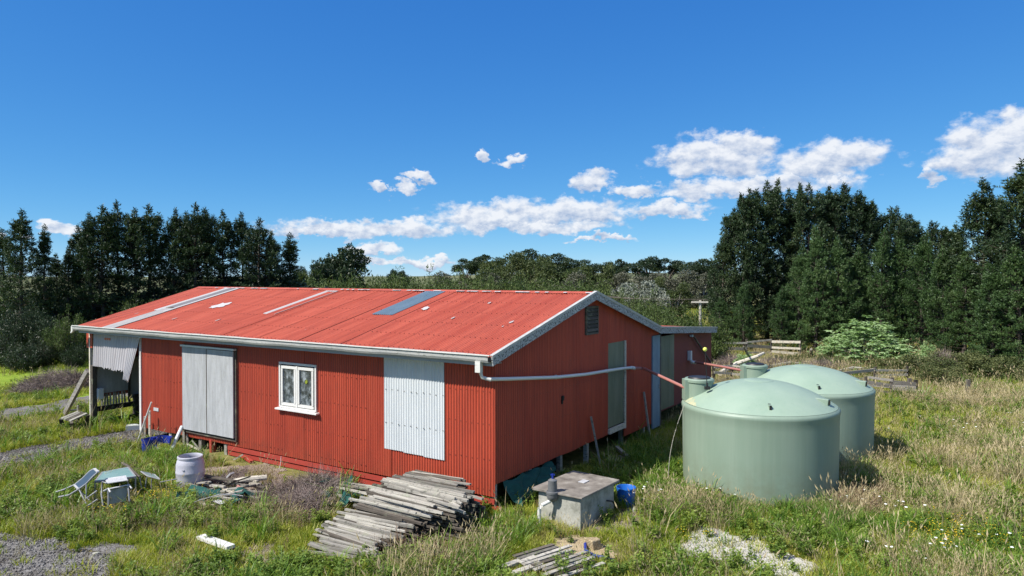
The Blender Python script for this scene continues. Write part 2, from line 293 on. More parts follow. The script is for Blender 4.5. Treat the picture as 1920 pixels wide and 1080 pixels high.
M['pine'] = leafm('pine_needles', [(0.1, (0.014, 0.030, 0.013)), (0.5, (0.032, 0.058, 0.022)), (0.8, (0.060, 0.090, 0.032)), (0.97, (0.13, 0.12, 0.055))], 0.12, .5, .35)
M['pine_light'] = leafm('young_pine_needles', [(0.1, (0.026, 0.058, 0.020)), (0.5, (0.064, 0.118, 0.036)), (0.8, (0.105, 0.16, 0.052)), (0.97, (0.2, 0.18, 0.1))], 0.15, .5, .35)
M['dark_leaf'] = leafm('dark_leaves', [(0.1, (0.014, 0.028, 0.014)), (0.6, (0.032, 0.055, 0.022)), (0.95, (0.07, 0.095, 0.04))], 0.12, .45, .3)
M['olive_leaf'] = leafm('olive_leaves', [(0.1, (0.035, 0.055, 0.018)), (0.5, (0.07, 0.095, 0.030)), (0.95, (0.15, 0.165, 0.06))], 0.2, .6, .25)
M['silver_leaf'] = leafm('silver_leaves', [(0.1, (0.10, 0.12, 0.09)), (0.5, (0.2, 0.22, 0.18)), (0.95, (0.36, 0.37, 0.33))], 0.15, .6, .4)
M['grey_leaf'] = leafm('grey_olive_leaves', [(0.1, (0.045, 0.05, 0.03)), (0.5, (0.10, 0.105, 0.07)), (0.95, (0.22, 0.21, 0.17))], 0.15, .6, .4)
M['scrub_leaf'] = leafm('scrub_leaves', [(0.1, (0.04, 0.07, 0.018)), (0.5, (0.08, 0.12, 0.030)), (0.95, (0.15, 0.18, 0.055))], 0.2, .6, .35)
M['bright_leaf'] = leafm('bright_leaves', [(0.1, (0.13, 0.22, 0.09)), (0.5, (0.30, 0.43, 0.19)), (0.95, (0.48, 0.6, 0.34))], 0.25, .45, .6)
M['bramble_leaf'] = leafm('bramble_leaves', [(0.1, (0.045, 0.065, 0.02)), (0.5, (0.10, 0.12, 0.04)), (0.95, (0.21, 0.20, 0.08))], 0.2, .6, .7)
M['twig'] = leafm('dead_twigs', [(0.1, (0.12, 0.085, 0.07)), (0.5, (0.22, 0.17, 0.15)), (0.95, (0.36, 0.29, 0.26))], 0.0, .9, .8)
M['grass_green'] = leafm('green_grass', [(0.08, (0.11, 0.175, 0.018)), (0.35, (0.235, 0.305, 0.030)), (0.62, (0.38, 0.385, 0.055)), (0.97, (0.55, 0.48, 0.20))], 0.35, .5, .55)
M['grass_lush'] = leafm('lush_grass', [(0.08, (0.055, 0.125, 0.016)), (0.5, (0.125, 0.235, 0.028)), (0.95, (0.28, 0.37, 0.06))], 0.35, .45, .8)
M['grass_dry'] = leafm('dry_grass', [(0.08, (0.20, 0.165, 0.07)), (0.5, (0.38, 0.31, 0.17)), (0.95, (0.58, 0.48, 0.31))], 0.2, .8, .8)
M['weed_brown'] = leafm('brown_weeds', [(0.1, (0.12, 0.07, 0.045)), (0.5, (0.23, 0.145, 0.095)), (0.95, (0.38, 0.27, 0.18))], 0.1, .9, .9)
M['weed_green'] = leafm('green_weeds', [(0.1, (0.085, 0.145, 0.022)), (0.5, (0.17, 0.25, 0.04)), (0.95, (0.32, 0.38, 0.07))], 0.3, .5, .9)
M['flower_white'] = leafm('white_flowers', [(0.1, (0.7, 0.7, 0.66)), (0.9, (0.82, 0.82, 0.8))], 0.1, .8)
M['flower_yellow'] = leafm('yellow_flowers', [(0.1, (0.7, 0.42, 0.02)), (0.9, (0.8, 0.6, 0.05))], 0.1, .8)

M['white_stone'] = painted('white_stone', (0.38, 0.36, 0.32), (0.62, 0.6, 0.56), None, 0, 0.9, (1, 1, 1), 9, 0.4)
def ground_mat():
    m = new_mat('pasture_soil'); g = NG(m); v = g.coord('World')
    a = g.noise(v, 0.5, 5, 0.6); b = g.noise(v, 3.0, 6, 0.65); c = g.noise(v, 26, 4, 0.7)
    col = g.ramp(b, [(0.25, (0.085, 0.09, 0.028)), (0.5, (0.17, 0.17, 0.05)), (0.75, (0.26, 0.22, 0.10))])
    col = g.mix(g.maprange(a, 0.5, 0.64), col, g.ramp(c, [(0.3, (0.10, 0.078, 0.045)), (0.7, (0.26, 0.205, 0.115))]))
    # paddocks further off, lush on the left hand side
    sx = g.n('ShaderNodeSeparateXYZ'); g.put(sx.inputs[0], v)
    lawn = g.math('MULTIPLY', g.maprange(sx.outputs[0], -13, -17), g.maprange(sx.outputs[1], 24, 28))
    col = g.mix(lawn, col, g.ramp(g.noise(v, 1.2, 5, .65), [(0.3, (0.13, 0.20, 0.022)), (0.55, (0.21, 0.29, 0.035)), (0.8, (0.30, 0.32, 0.07))]))
    far = g.maprange(sx.outputs[1], 90, 200)
    col = g.mix(far, col, g.ramp(g.noise(g.coord('World', (1, 1, 1)), 0.02, 5, .6), [(0.3, (0.07, 0.085, 0.04)), (0.55, (0.13, 0.14, 0.07)), (0.75, (0.20, 0.19, 0.11))]))
    g.out(col, 0.95, bump=g.math('ADD', g.math('MULTIPLY', b, 1.0), g.math('MULTIPLY', c, 0.3)), bs=0.8, bd=0.08, spec=0.1); return m
M['ground'] = ground_mat()
def gravel_mat(name, a, b, c, sc=38):
    m = new_mat(name); g = NG(m); v = g.coord('World')
    vo = g.n('ShaderNodeTexVoronoi'); g.put(vo.inputs['Vector'], v); vo.inputs['Scale'].default_value = sc
    sx = g.n('ShaderNodeSeparateXYZ'); g.put(sx.inputs[0], vo.outputs['Color'])
    col = g.ramp(sx.outputs[0], [(0.0, a), (0.5, b), (1.0, c)])
    n = g.noise(v, 1.3, 5, .65); col = g.mix(g.math('MULTIPLY', g.maprange(n, .42, .66), .6), col, (a[0] * .7, a[1] * .62, a[2] * .5))
    inv = g.math('SUBTRACT', 1.0, vo.outputs['Distance']); g.out(col, 0.95, bump=inv, bs=0.9, bd=0.02, spec=0.1); return m
M['gravel'] = gravel_mat('grey_gravel', (0.09, 0.083, 0.077), (0.17, 0.163, 0.156), (0.29, 0.28, 0.268))
M['white_gravel'] = gravel_mat('white_gravel', (0.20, 0.18, 0.15), (0.42, 0.40, 0.36), (0.66, 0.64, 0.60), 30)
M['sand'] = gravel_mat('sandy_ground', (0.34, 0.26, 0.15), (0.46, 0.37, 0.23), (0.55, 0.45, 0.3), 60)
M['bare'] = gravel_mat('bare_stony_soil', (0.16, 0.125, 0.10), (0.26, 0.21, 0.17), (0.38, 0.33, 0.28), 40)

# ------------------------------------------------------------ mesh helpers
def link(name, me, mat, parent=None, kind=None):
    if mat is not None and not me.materials: me.materials.append(mat)
    o = bpy.data.objects.new(name, me); COL.objects.link(o)
    if parent is not None: o.parent = parent
    if kind: o['kind'] = kind
    return o
def tag(o, label, cat, group=None):
    o['label'] = label; o['category'] = cat
    if group: o['group'] = group
    return o
def thing(name, label, cat, loc=(0, 0, 0), rz=0.0, group=None):
    o = bpy.data.objects.new(name, None); COL.objects.link(o); o.location = loc; o.rotation_euler = (0, 0, rz)
    o.empty_display_size = 0.2
    return tag(o, label, cat, group)
class MB:
    def __init__(s): s.v = []; s.f = []
    def add(s, V, Fc):
        b = len(s.v); s.v += [tuple(p) for p in V]; s.f += [tuple(b + i for i in q) for q in Fc]; return s
    def box(s, c, d, rot=None, jit=0.0):
        V = []
        for z in (-1, 1):
            for x, y in ((-1, -1), (1, -1), (1, 1), (-1, 1)):
                p = Vector((x * d[0] / 2, y * d[1] / 2, z * d[2] / 2))
                if jit: p += Vector((rnd.uniform(-jit, jit), rnd.uniform(-jit, jit), rnd.uniform(-jit, jit)))
                if rot is not None: p = rot @ p
                V.append(p + Vector(c))
        return s.add(V, [(3, 2, 1, 0), (4, 5, 6, 7), (0, 1, 5, 4), (1, 2, 6, 5), (2, 3, 7, 6), (3, 0, 4, 7)])
    def bar(s, a, b, w, h=None, roll=0.0):
        a = Vector(a); b = Vector(b); d = b - a; L = d.length; h = h or w
        q = d.to_track_quat('X', 'Z').to_matrix(); q = q @ Matrix.Rotation(roll, 3, 'X')
        return s.box((a + b) / 2, (L, w, h), q)
    def tube(s, pts, r, n=8, cap=True, rs=None):
        pts = [Vector(p) for p in pts]; V = []; Fc = []; up = Vector((0, 0, 1))
        for i, p in enumerate(pts):
            t = (pts[min(i + 1, len(pts) - 1)] - pts[max(i - 1, 0)]).normalized()
            u = up if abs(t.z) < 0.95 else Vector((1, 0, 0))
            a = t.cross(u).normalized(); b = a.cross(t).normalized(); rr = rs[i] if rs else r
            for k in range(n):
                an = 2 * PI * k / n; V.append(p + (a * math.cos(an) + b * math.sin(an)) * rr)
        for i in range(len(pts) - 1):
            for k in range(n):
                k2 = (k + 1) % n; Fc.append((i * n + k, i * n + k2, (i + 1) * n + k2, (i + 1) * n + k))
        if cap: Fc.append(tuple(range(n))); Fc.append(tuple((len(pts) - 1) * n + k for k in reversed(range(n))))
        return s.add(V, Fc)
    def lathe(s, prof, n=32, c=(0, 0, 0), capb=False, capt=False):
        V = []; Fc = []; m = len(prof)
        for (r, z) in prof:
            for k in range(n):
                an = 2 * PI * k / n; V.append((c[0] + r * math.cos(an), c[1] + r * math.sin(an), c[2] + z))
        for i in range(m - 1):
            for k in range(n):
                k2 = (k + 1) % n; Fc.append((i * n + k, i * n + k2, (i + 1) * n + k2, (i + 1) * n + k))
        if capb: Fc.append(tuple(reversed(range(n))))
        if capt: Fc.append(tuple((m - 1) * n + k for k in range(n)))
        return s.add(V, Fc)
    def mesh(s, name, smooth=False):
        me = bpy.data.meshes.new(name); me.from_pydata(s.v, [], s.f); me.update()
        if smooth:
            me.shade_smooth() if hasattr(me, 'shade_smooth') else None
            try: me.set_sharp_from_angle(angle=R(38))
            except Exception: pass
        return me
    def build(s, name, mat, parent=None, smooth=False, kind=None): return link(name, s.mesh(name, smooth), mat, parent, kind)
def bev(o, w=0.006, seg=2):
    md = o.modifiers.new('bevel', 'BEVEL'); md.width = w; md.segments = seg; md.limit_method = 'ANGLE'; return o
def np_mesh(name, V, nper, tint=None, extra=None):
    """V: (n*nper,3) array, faces of nper consecutive vertices"""
    n = len(V) // nper; me = bpy.data.meshes.new(name)
    me.vertices.add(len(V)); me.vertices.foreach_set('co', np.ascontiguousarray(V, dtype=np.float32).ravel())
    me.loops.add(len(V)); me.loops.foreach_set('vertex_index', np.arange(len(V), dtype=np.int32))
    me.polygons.add(n); me.polygons.foreach_set('loop_start', np.arange(0, len(V), nper, dtype=np.int32))
    me.update(calc_edges=True)
    if tint is not None:
        a = me.attributes.new('tint', 'FLOAT', 'POINT'); a.data.foreach_set('value', np.repeat(tint, nper).astype(np.float32))
    return me
def unit(a): return a / (np.linalg.norm(a, axis=1, keepdims=True) + 1e-9)
def leaf_quads(P, D, Ln, W, rg, flat=0.0):
    """diamond leaves starting at P, pointing along D"""
    D = unit(D); r = unit(rg.normal(size=P.shape) + np.array([0, 0, flat])); S = unit(np.cross(D, r))
    Ln = np.asarray(Ln).reshape(-1, 1); W = np.asarray(W).reshape(-1, 1); mid = P + D * Ln * 0.45
    V = np.stack([P, mid + S * W * .5, P + D * Ln, mid - S * W * .5], axis=1); return V.reshape(-1, 3)

# ------------------------------------------------------------ ground
def axis(lo, hi, step, far_lo, far_hi, gr=1.25):
    a = list(np.arange(lo, hi + 1e-6, step)); s = step; x = hi
    while x < far_hi: s *= gr; x += s; a.append(x)
    s = step; x = lo; pre = []
    while x > far_lo: s *= gr; x -= s; pre.append(x)
    return np.array(pre[::-1] + a)
def make_ground():
    xs = axis(-44, 44, 0.55, -3000, 3000); ys = axis(4, 66, 0.55, -400, 4500, 1.12)
    X, Y = np.meshgrid(xs, ys); Z = height(X, Y); n = len(xs); m = len(ys)
    V = np.stack([X, Y, Z], -1).reshape(-1, 3)
    idx = np.arange(n * m).reshape(m, n); Fq = np.stack([idx[:-1, :-1], idx[:-1, 1:], idx[1:, 1:], idx[1:, :-1]], -1).reshape(-1, 4)
    me = bpy.data.meshes.new('ground'); me.from_pydata(V.tolist(), [], Fq.tolist()); me.update(); me.shade_smooth()
    link('ground', me, M['ground'], kind='structure')
make_ground()
def inside(px, py, poly):
    px = np.asarray(px); r = np.zeros(px.shape, bool); n = len(poly)
    for i in range(n):
        x1, y1 = poly[i]; x2, y2 = poly[(i + 1) % n]
        if y1 == y2: continue
        c = ((y1 > py) != (y2 > py)) & (px < (x2 - x1) * (py - y1) / (y2 - y1) + x1); r ^= c
    return r
def rough_in(x, y, poly, amp=0.25, s=0.5):
    return inside(x + (vn(x, y, s, 5) - .5) * 2 * amp + (vn(x, y, s * .3, 6) - .5) * amp, y + (vn(x, y, s, 7) - .5) * 2 * amp + (vn(x, y, s * .3, 8) - .5) * amp, poly)
def pix_poly(pts): return [tuple(gnd(a, b).xy) for a, b in pts]
PATCH = {}
def patch(name, poly, mat, res=0.1, lift=0.012, amp=0.25):
    P = np.array(poly); x0, y0 = P.min(0) - .5; x1, y1 = P.max(0) + .5
    xs = np.arange(x0, x1, res); ys = np.arange(y0, y1, res); X, Y = np.meshgrid(xs, ys)
    keep = rough_in(X, Y, poly, amp); Z = height(X, Y) + lift
    idx = -np.ones(X.shape, int)
    q = keep[:-1, :-1] & keep[1:, :-1] & keep[:-1, 1:] & keep[1:, 1:]
    used = np.zeros(X.shape, bool); used[:-1, :-1] |= q; used[1:, :-1] |= q; used[:-1, 1:] |= q; used[1:, 1:] |= q
    idx[used] = np.arange(used.sum()); V = np.stack([X[used], Y[used], Z[used]], -1)
    a, b = np.nonzero(q); Fq = np.stack([idx[a, b], idx[a, b + 1], idx[a + 1, b + 1], idx[a + 1, b]], -1)
    me = bpy.data.meshes.new(name); me.from_pydata(V.tolist(), [], Fq.tolist()); me.update()
    PATCH.setdefault(name, []).append(poly); return link(name, me, mat, kind='structure')
P_PATH = pix_poly([(-260, 905), (0, 850), (110, 828), (200, 815), (262, 806), (330, 800), (330, 812), (258, 830), (150, 850), (0, 888), (-260, 960)])
P_TRACK = pix_poly([(-200, 795), (0, 772), (100, 753), (200, 738), (330, 728), (330, 742), (165, 762), (60, 780), (0, 795), (-200, 830)])
P_YARD = pix_poly([(-260, 960), (0, 1000), (60, 1008), (115, 1018), (140, 1030), (205, 1052), (235, 1075), (230, 1180), (-300, 1250)])
P_YARD2 = pix_poly([(150, 1035), (185, 1018), (225, 1018), (262, 1040), (250, 1058), (190, 1056)])
P_WHITE = pix_poly([(1275, 1000), (1345, 990), (1385, 1003), (1440, 1012), (1450, 1035), (1500, 1050), (1540, 1062), (1520, 1100), (1400, 1090), (1345, 1062), (1290, 1058), (1272, 1030)])
P_SAND = pix_poly([(1030, 1010), (1075, 1000), (1130, 1015), (1160, 1045), (1130, 1056), (1060, 1040)])
P_BARE = pix_poly([(1075, 985), (1150, 965), (1215, 930), (1235, 940), (1215, 975), (1190, 990), (1130, 1000)])
P_BARE2 = pix_poly([(350, 880), (500, 870), (640, 930), (600, 985), (470, 960), (360, 945)])
P_BARE3 = pix_poly([(420, 1040), (510, 1010), (560, 1060), (470, 1075)])
patch('gravel_path', P_PATH, M['gravel'], .12); patch('gravel_track', P_TRACK, M['gravel'], .16, amp=.35)
patch('gravel_yard', P_YARD, M['gravel'], .08); patch('gravel_yard', P_YARD2, M['gravel'], .08)
patch('white_gravel', P_WHITE, M['white_gravel'], .06, amp=.32); patch('sandy_ground', P_SAND, M['sand'], .05, amp=.08)
patch('bare_ground', P_BARE, M['bare'], .06, .009, amp=.12); patch('bare_ground', P_BARE2, M['bare'], .08, .009); patch('bare_ground', P_BARE3, M['bare'], .08, .009)

# ------------------------------------------------------------ woolshed
TH = R(32.5); C0 = Vector((-0.366, 15.3, 0.0))
AX = Vector((math.cos(TH), -math.sin(TH), 0)); AY = Vector((math.sin(TH), math.cos(TH), 0))
def shed_pt(x, y, z): return C0 + AX * x + AY * y + Vector((0, 0, z))
def to_shed(p): q = Vector(p) - C0; return Vector((q.dot(AX), q.dot(AY), q.z))
shed = thing('woolshed', 'long red corrugated iron shed with a low gable roof and a lean-to behind', 'shed', C0, -TH)
RIDGE_Y, RIDGE_Z, EAVE_Y, EAVE_Z = 4.45, 4.66, -0.40, 3.43
SLOPE = (RIDGE_Z - EAVE_Z) / (RIDGE_Y - EAVE_Y)
XL, XR = -16.6, 0.25
def roof_z(y): return RIDGE_Z - abs(y - RIDGE_Y) * SLOPE
PITCHC = 0.0762
def corr_sheet(origin, u, v, nrm, width, len0, len1, amp=0.009, seg=6, rows=1, phase=0.0, wob=0.0, skew=0.0, pitch=PITCHC):
    """corrugated sheet; len0/len1: callables of s (distance along u) giving start and end along v"""
    n = max(2, int(round(width / pitch * seg))); V = []; Fc = []
    origin = Vector(origin); u = Vector(u); v = Vector(v); nrm = Vector(nrm)
    for j in range(rows + 1):
        t = j / rows
        for i in range(n + 1):
            s = width * i / n; a = amp * math.sin(2 * PI * s / pitch + phase)
            L0 = len0(s) if callable(len0) else len0; L1 = len1(s) if callable(len1) else len1
            l = L0 + (L1 - L0) * t; wv = wob * math.sin(3.1 * s + 2.3 * l)
            V.append(origin + u * (s + skew * t) + v * l + nrm * (a + wv))
    for j in range(rows):
        for i in range(n):
            k = j * (n + 1) + i; Fc.append((k, k + 1, k + n + 2, k + n + 1))
    return MB().add(V, Fc)
SW = 0.762
def sheets(name, mat, o, u, v, nrm, total, len0, len1, amp=.009, seg=6, lift=0.0, proud=.003, rows=1, tilt=.0, sw=SW):
    k = 0; s = 0.0; outl = []
    while s < total - 1e-4:
        w = min(sw, total - s)
        w2 = w + (0.035 if s + w < total - 1e-4 else 0)
        base = Vector(o) + Vector(u) * s + Vector(nrm) * (lift + proud * (k % 2) + rnd.uniform(0, .001))
        s0 = s
        f0 = (lambda q, s0=s0: len0(q + s0)) if callable(len0) else len0 + rnd.uniform(-tilt, tilt)
        f1 = (lambda q, s0=s0: len1(q + s0)) if callable(len1) else len1
        me = corr_sheet(base, u, v, nrm, w2, f0, f1, amp, seg, rows, phase=2 * PI * s / PITCHC).mesh(name, True)
        for p in me.polygons: p.use_smooth = True
        ob = link(name, me, mat, shed); outl.append(ob); s += w; k += 1
    return outl
def part(name, mat, mb, label=None, smooth=False, bevel=0, parent=None):
    o = mb.build(name, mat, parent or shed, smooth)
    if label: o['label'] = label
    if bevel: bev(o, bevel)
    return o
# front wall: sheets from the open bay to the corner; the window opening is left out
def front_wall():
    # x from -13.45 to 0; lower edge .31, top 3.26; window hole -6.85..-5.5, z 1.62..2.80
    n = 18; w = 13.45 / n
    for k in range(n):
        x0 = -13.45 + k * w; x1 = x0 + w + (0.03 if k < n - 1 else 0)
        proud = .003 * (k % 2) + (0.013 if k in (4, 9, 13) else 0)
        bz = 0.325 + rnd.uniform(-.012, .012)
        wx0, wx1 = -6.84, -5.52
        segs = []
        if x1 <= wx0 or x0 >= wx1: segs = [(x0, x1, bz, 3.27)]
        else:
            if x0 < wx0: segs.append((x0, wx0, bz, 3.27))
            if x1 > wx1: segs.append((wx1, x1, bz, 3.27))
            a, b = max(x0, wx0), min(x1, wx1); segs += [(a, b, bz, 1.60), (a, b, 2.80, 3.27)]
        for (a, b, z0, z1) in segs:
            me = corr_sheet((a, -proud, 0), (1, 0, 0), (0, 0, 1), (0, -1, 0), b - a, z0, z1, .0125, 8, 1, phase=2 * PI * a / PITCHC).mesh('wall_sheet')
            for p in me.polygons: p.use_smooth = True
            link('wall_sheet', me, M['red_wall'], shed)
front_wall()
# gable wall on local x = 0, facing +x
def gtop(y): return roof_z(y) - 0.03 if y < 9.3 else 3.38 - (y - 9.3) * 0.055
def gable_run(y0, y1, z0, z1, mat, name='gable_sheet', lift=0.0, amp=.0125, seg=6):
    f0 = (lambda s: z0(s + y0)) if callable(z0) else z0
    f1 = (lambda s: z1(s + y0)) if callable(z1) else z1
    sheets(name, mat, (lift, y0, 0), (0, 1, 0), (0, 0, 1), (1, 0, 0), y1 - y0, f0, f1, amp, seg)
gable_run(0.0, 5.72, lambda y: .60 + .03 * vn(y, 0, .8, 2).item(), gtop, M['red_wall'])
gable_run(5.72, 6.84, 3.20, gtop, M['red_wall'])
gable_run(6.84, 9.0, .35, gtop, M['red_wall'])
gable_run(9.0, 9.66, 3.18, gtop, M['red_wall'])
gable_run(5.72, 6.84, .80, 3.20, M['fibreglass'], 'translucent_sheet', -.01)
gable_run(9.80, 11.08, .66, 3.10, M['fibreglass'], 'translucent_sheet', .02)
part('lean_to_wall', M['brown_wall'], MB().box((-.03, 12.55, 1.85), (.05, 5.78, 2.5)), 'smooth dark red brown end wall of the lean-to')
part('corner_post', M['dark_wood'], MB().bar((.0, 9.72, 0), (.0, 9.72, 3.3), .10, .10))
part('door_frame', M['pale_wood'], MB().bar((.03, 6.86, .6), (.03, 6.86, 3.2), .07, .05).bar((.035, 5.72, .70), (.035, 6.84, .70), .07, .14))
bd = part('door', M['blue_door'], MB().box((.03, 9.33, 1.68), (.045, .64, 3.0)), 'narrow pale blue door on the gable end', bevel=.005)
part('handle', M['alu'], MB().box((.07, 9.56, 1.5), (.03, .03, .14)), parent=bd)
# gable vent with slats
vt = part('gable_vent', M['dark_wood'], MB().box((.01, 4.64, 3.56), (.09, .74, .05)).box((.01, 4.29, 3.92), (.09, .05, .72)).box((.01, 4.99, 3.92), (.09, .05, .72)).box((.01, 4.64, 4.27), (.09, .74, .05)), 'black louvred vent high in the gable')
part('vent_backing', M['black'], MB().box((-.03, 4.64, 3.92), (.02, .66, .68)).box((.0175, 4.64, 3.92), (.004, .66, .68)), parent=vt)
for k in range(6):
    part('slat', M['dark_wood'], MB().box((.05, 4.64, 3.66 + k * .105), (.012, .64, .085), Matrix.Rotation(R(-32), 3, 'Y')), parent=vt)
# left end wall and back wall close the shed
sheets('end_wall_sheet', M['red_wall'], (-16.55, 0.1, 0), (0, 1, 0), (0, 0, 1), (-1, 0, 0), 9.4, lambda s: .95, lambda s: roof_z(s + .1) - .03, .009, 3)
sheets('back_wall_sheet', M['red_wall'], (-16.5, 15.3, 0), (1, 0, 0), (0, 0, 1), (0, 1, 0), 16.5, .6, 3.05, .009, 3)
# roof
front_len = math.hypot(RIDGE_Y - EAVE_Y, RIDGE_Z - EAVE_Z)
vF = Vector((0, RIDGE_Y - EAVE_Y, RIDGE_Z - EAVE_Z)).normalized(); nF = Vector((0, -vF.z, vF.y))
def roof_front():
    n = 22; w = (XR - XL) / n
    for k in range(n):
        x0 = XL + k * w; x1 = x0 + w + (.04 if k < n - 1 else 0)
        m = M['red_roof']; lab = None
        o = Vector((x0, EAVE_Y, EAVE_Z)) + nF * ((.010 if rnd.random() < .5 else .004) * (k % 2) + rnd.uniform(0, .002))
        sk = 0
        if k == 0:   # the end sheet is splayed at the top
            o.x = XL - .02; mb = MB()
            for i in range(9):
                a = corr_sheet(o + Vector((0, 0, 0)), (1, 0, 0), vF, nF, .01, 0, 1); break
            mb = corr_sheet(o, (1, 0, 0), vF, nF, x1 - XL, -.06, front_len, .013, 8, 6)
            mb.v = [(p[0] - .55 * max(0, (p[1] - EAVE_Y) / (RIDGE_Y - EAVE_Y)) * (1 - (p[0] - XL) / (x1 - XL)), p[1], p[2]) for p in mb.v]
        else:
            mb = corr_sheet(o, (1, 0, 0), vF, nF, x1 - x0, -.06 + rnd.uniform(-.01, .01), front_len, .013, 8, 1, phase=2 * PI * (x0) / PITCHC, )
        me = mb.mesh('roof_sheet'); [setattr(p, 'use_smooth', True) for p in me.polygons]
        link('roof_sheet', me, m, shed)
roof_front()
def on_roof(x, l, up=.014): return Vector((x, EAVE_Y, EAVE_Z)) + vF * l + nF * up
def roof_strip(name, mat, x0, x1, l0, l1, label, up=.022, corr=True):
    mb = corr_sheet(on_roof(x0, 0, up), (1, 0, 0), vF, nF, x1 - x0, l0, l1, .012 if corr else 0.001, 6, 4, phase=2 * PI * x0 / PITCHC)
    me = mb.mesh(name); [setattr(p, 'use_smooth', True) for p in me.polygons]
    o = link(name, me, mat, shed); o['label'] = label; return o
S = front_len / 5.4
roof_strip('skylight_strip', M['pale_strip'], -15.05, -14.30, -.05, 2.2, 'faded pale skylight strip running up the left end of the roof')
roof_strip('skylight_strip', M['slate_grey'], -15.02, -14.5, 2.3, 4.85, 'dull upper length of the pale skylight strip', .028)
roof_strip('skylight_strip', M['bright_strip'], -15.16, -14.94, 1.9, 4.88, 'bright white upper edge of the skylight strip', .034)
roof_strip('skylight_strip', M['bright_strip'], -14.5, -14.36, 1.8, 4.85, 'narrow white right edge of the skylight strip', .033)
roof_strip('roof_flashing', M['bright_strip'], -9.60, -9.46, 2.05, 4.72, 'thin white strip in the middle of the roof', .026)
roof_strip('roof_flashing', M['bright_strip'], -9.10, -9.04, 2.05, 4.72, 'thinner white line beside the white roof strip', .026)
roof_strip('roof_flashing', M['bright_strip'], -9.60, -9.04, 4.62, 4.72, 'short cross piece joining two white roof strips', .028)
roof_strip('replacement_sheet', M['slate_strip'], -5.42, -4.68, 2.40, 4.85, 'slate blue replacement sheet high on the red roof', .027)
def splat(name, cx, cl, rx, rl, mat, label, seed):
    r2 = random.Random(seed); V = [on_roof(cx, cl, .030)]; n = 18
    for k in range(n):
        a = 2 * PI * k / n; q = r2.uniform(.55, 1.1); V.append(on_roof(cx + rx * q * math.cos(a), cl + rl * q * math.sin(a), .030))
    o = MB().add(V, [(0, 1 + k, 1 + (k + 1) % n) for k in range(n)]).build(name, mat, shed); o['label'] = label
splat('paint_patch', -12.6, 2.75, .34, .42, M['bright_strip'], 'cream splash of bare patching on the red roof', 3)
splat('paint_patch', -4.05, 3.1, .13, .2, M['bright_strip'], 'small pale patch right of the slate blue roof sheet', 4)
splat('rust_patch', -14.8, 2.3, .20, .16, M['dark_wood'], 'dark torn hole in the pale skylight strip', 5)
for k in range(9):
    splat('scuff', rnd.uniform(-16, 0), rnd.uniform(.3, 4.6), rnd.uniform(.015, .045), rnd.uniform(.03, .12), M['pale_strip'], 'small pale scuff on the red roof', 50 + k)
nw = MB(); rot_ = Matrix.Rotation(math.atan(SLOPE), 3, 'X')
for l_ in (.12, 1.05, 1.98, 2.9, 3.85, 4.75):
    for q in range(110):
        x = XL + .1 + q * .1524
        if -15.2 < x < -14.2 or (-5.5 < x < -4.6 and l_ > 2.3): continue
        nw.box(on_roof(x, l_ + rnd.uniform(-.015, .015), .015), (.018, .018, .008), rot_)
nw = part('roof_nail', M['nail_rust'], nw); nw['kind'] = 'stuff'
# rear slope + lean-to roof
vB = Vector((0, 4.9, -4.9 * SLOPE)).normalized(); nB = Vector((0, -vB.z, vB.y))
sheets('roof_sheet', M['red_roof'], (XL, RIDGE_Y, RIDGE_Z), (1, 0, 0), vB, nB, XR - XL, 0, 5.0 / vB.y * 1.0 - .1, .009, 4)
vL = Vector((0, 1, -.062)).normalized(); nL = Vector((0, .062, 1)).normalized()
sheets('lean_to_roof_sheet', M['red_roof'], (XL, 9.3, 3.44), (1, 0, 0), vL, nL, XR - XL, 0, 6.1, .009, 4)
# ridge cap with flaking edge
rc = MB()
n = 40
for sgn, vv in ((-1, -vF), (1, vB)):
    V = []; 
    for i in range(n + 1):
        x = XL - .5 + (XR - XL + .5) * i / n; p = Vector((x, RIDGE_Y, RIDGE_Z + .035)); q = p + vv * (.17 + rnd.uniform(-.02, .02)) + Vector((0, 0, -.012)); V += [p, q]
    rc.add(V, [(2 * i, 2 * i + 2, 2 * i + 3, 2 * i + 1) for i in range(n)])
part('ridge_cap', M['red_roof'], rc)
for i in range(46):
    x = XL + .2 + rnd.random() * (XR - XL - .3); w = rnd.uniform(.08, .35)
    V = [Vector((x, RIDGE_Y, RIDGE_Z + .043)) - vF * a + nF * .003 for a in (.12, .12, .20, .19)]
    V[1].x += w; V[2].x += w * .9; V[3].x += w * .1
    part('cap_flake', M['bright_strip'], MB().add(V, [(0, 1, 2, 3)]))
# fascia and gutter on the front eave
part('fascia_board', M['front_fascia'], MB().box(((XL + XR) / 2, EAVE_Y + .05, 3.30), (XR - XL - .1, .03, .17)))
part('soffit', M['front_fascia'], MB().box(((XL + XR) / 2, (EAVE_Y + .08) / 2, 3.255), (XR - XL - .14, -EAVE_Y - .1, .012)))
def gutter():
    prof = [(.0, .12), (-.002, .0), (-.05, -.035), (-.10, -.03), (-.125, .02), (-.13, .10), (-.145, .105), (-.145, .115), (-.12, .115), (-.115, .02), (-.09, -.018), (-.05, -.022), (-.01, .01), (-.01, .12)]
    V = []; n = 60
    for i in range(n + 1):
        x = XL - .12 + (XR - XL + .02) * i / n; sag = .012 * math.sin(i * .7) * math.sin(i * .23)
        for (y, z) in prof: V.append((x, EAVE_Y + .03 + y, 3.335 + z + sag))
    m = len(prof); Fc = []
    for i in range(n):
        for k in range(m):
            k2 = (k + 1) % m; Fc.append((i * m + k, i * m + k2, (i + 1) * m + k2, (i + 1) * m + k))
    Fc.append(tuple(reversed(range(m)))); Fc.append(tuple(n * m + k for k in range(m)))
    return MB().add(V, Fc)
gt = part('gutter', M['gutter_face'], gutter())
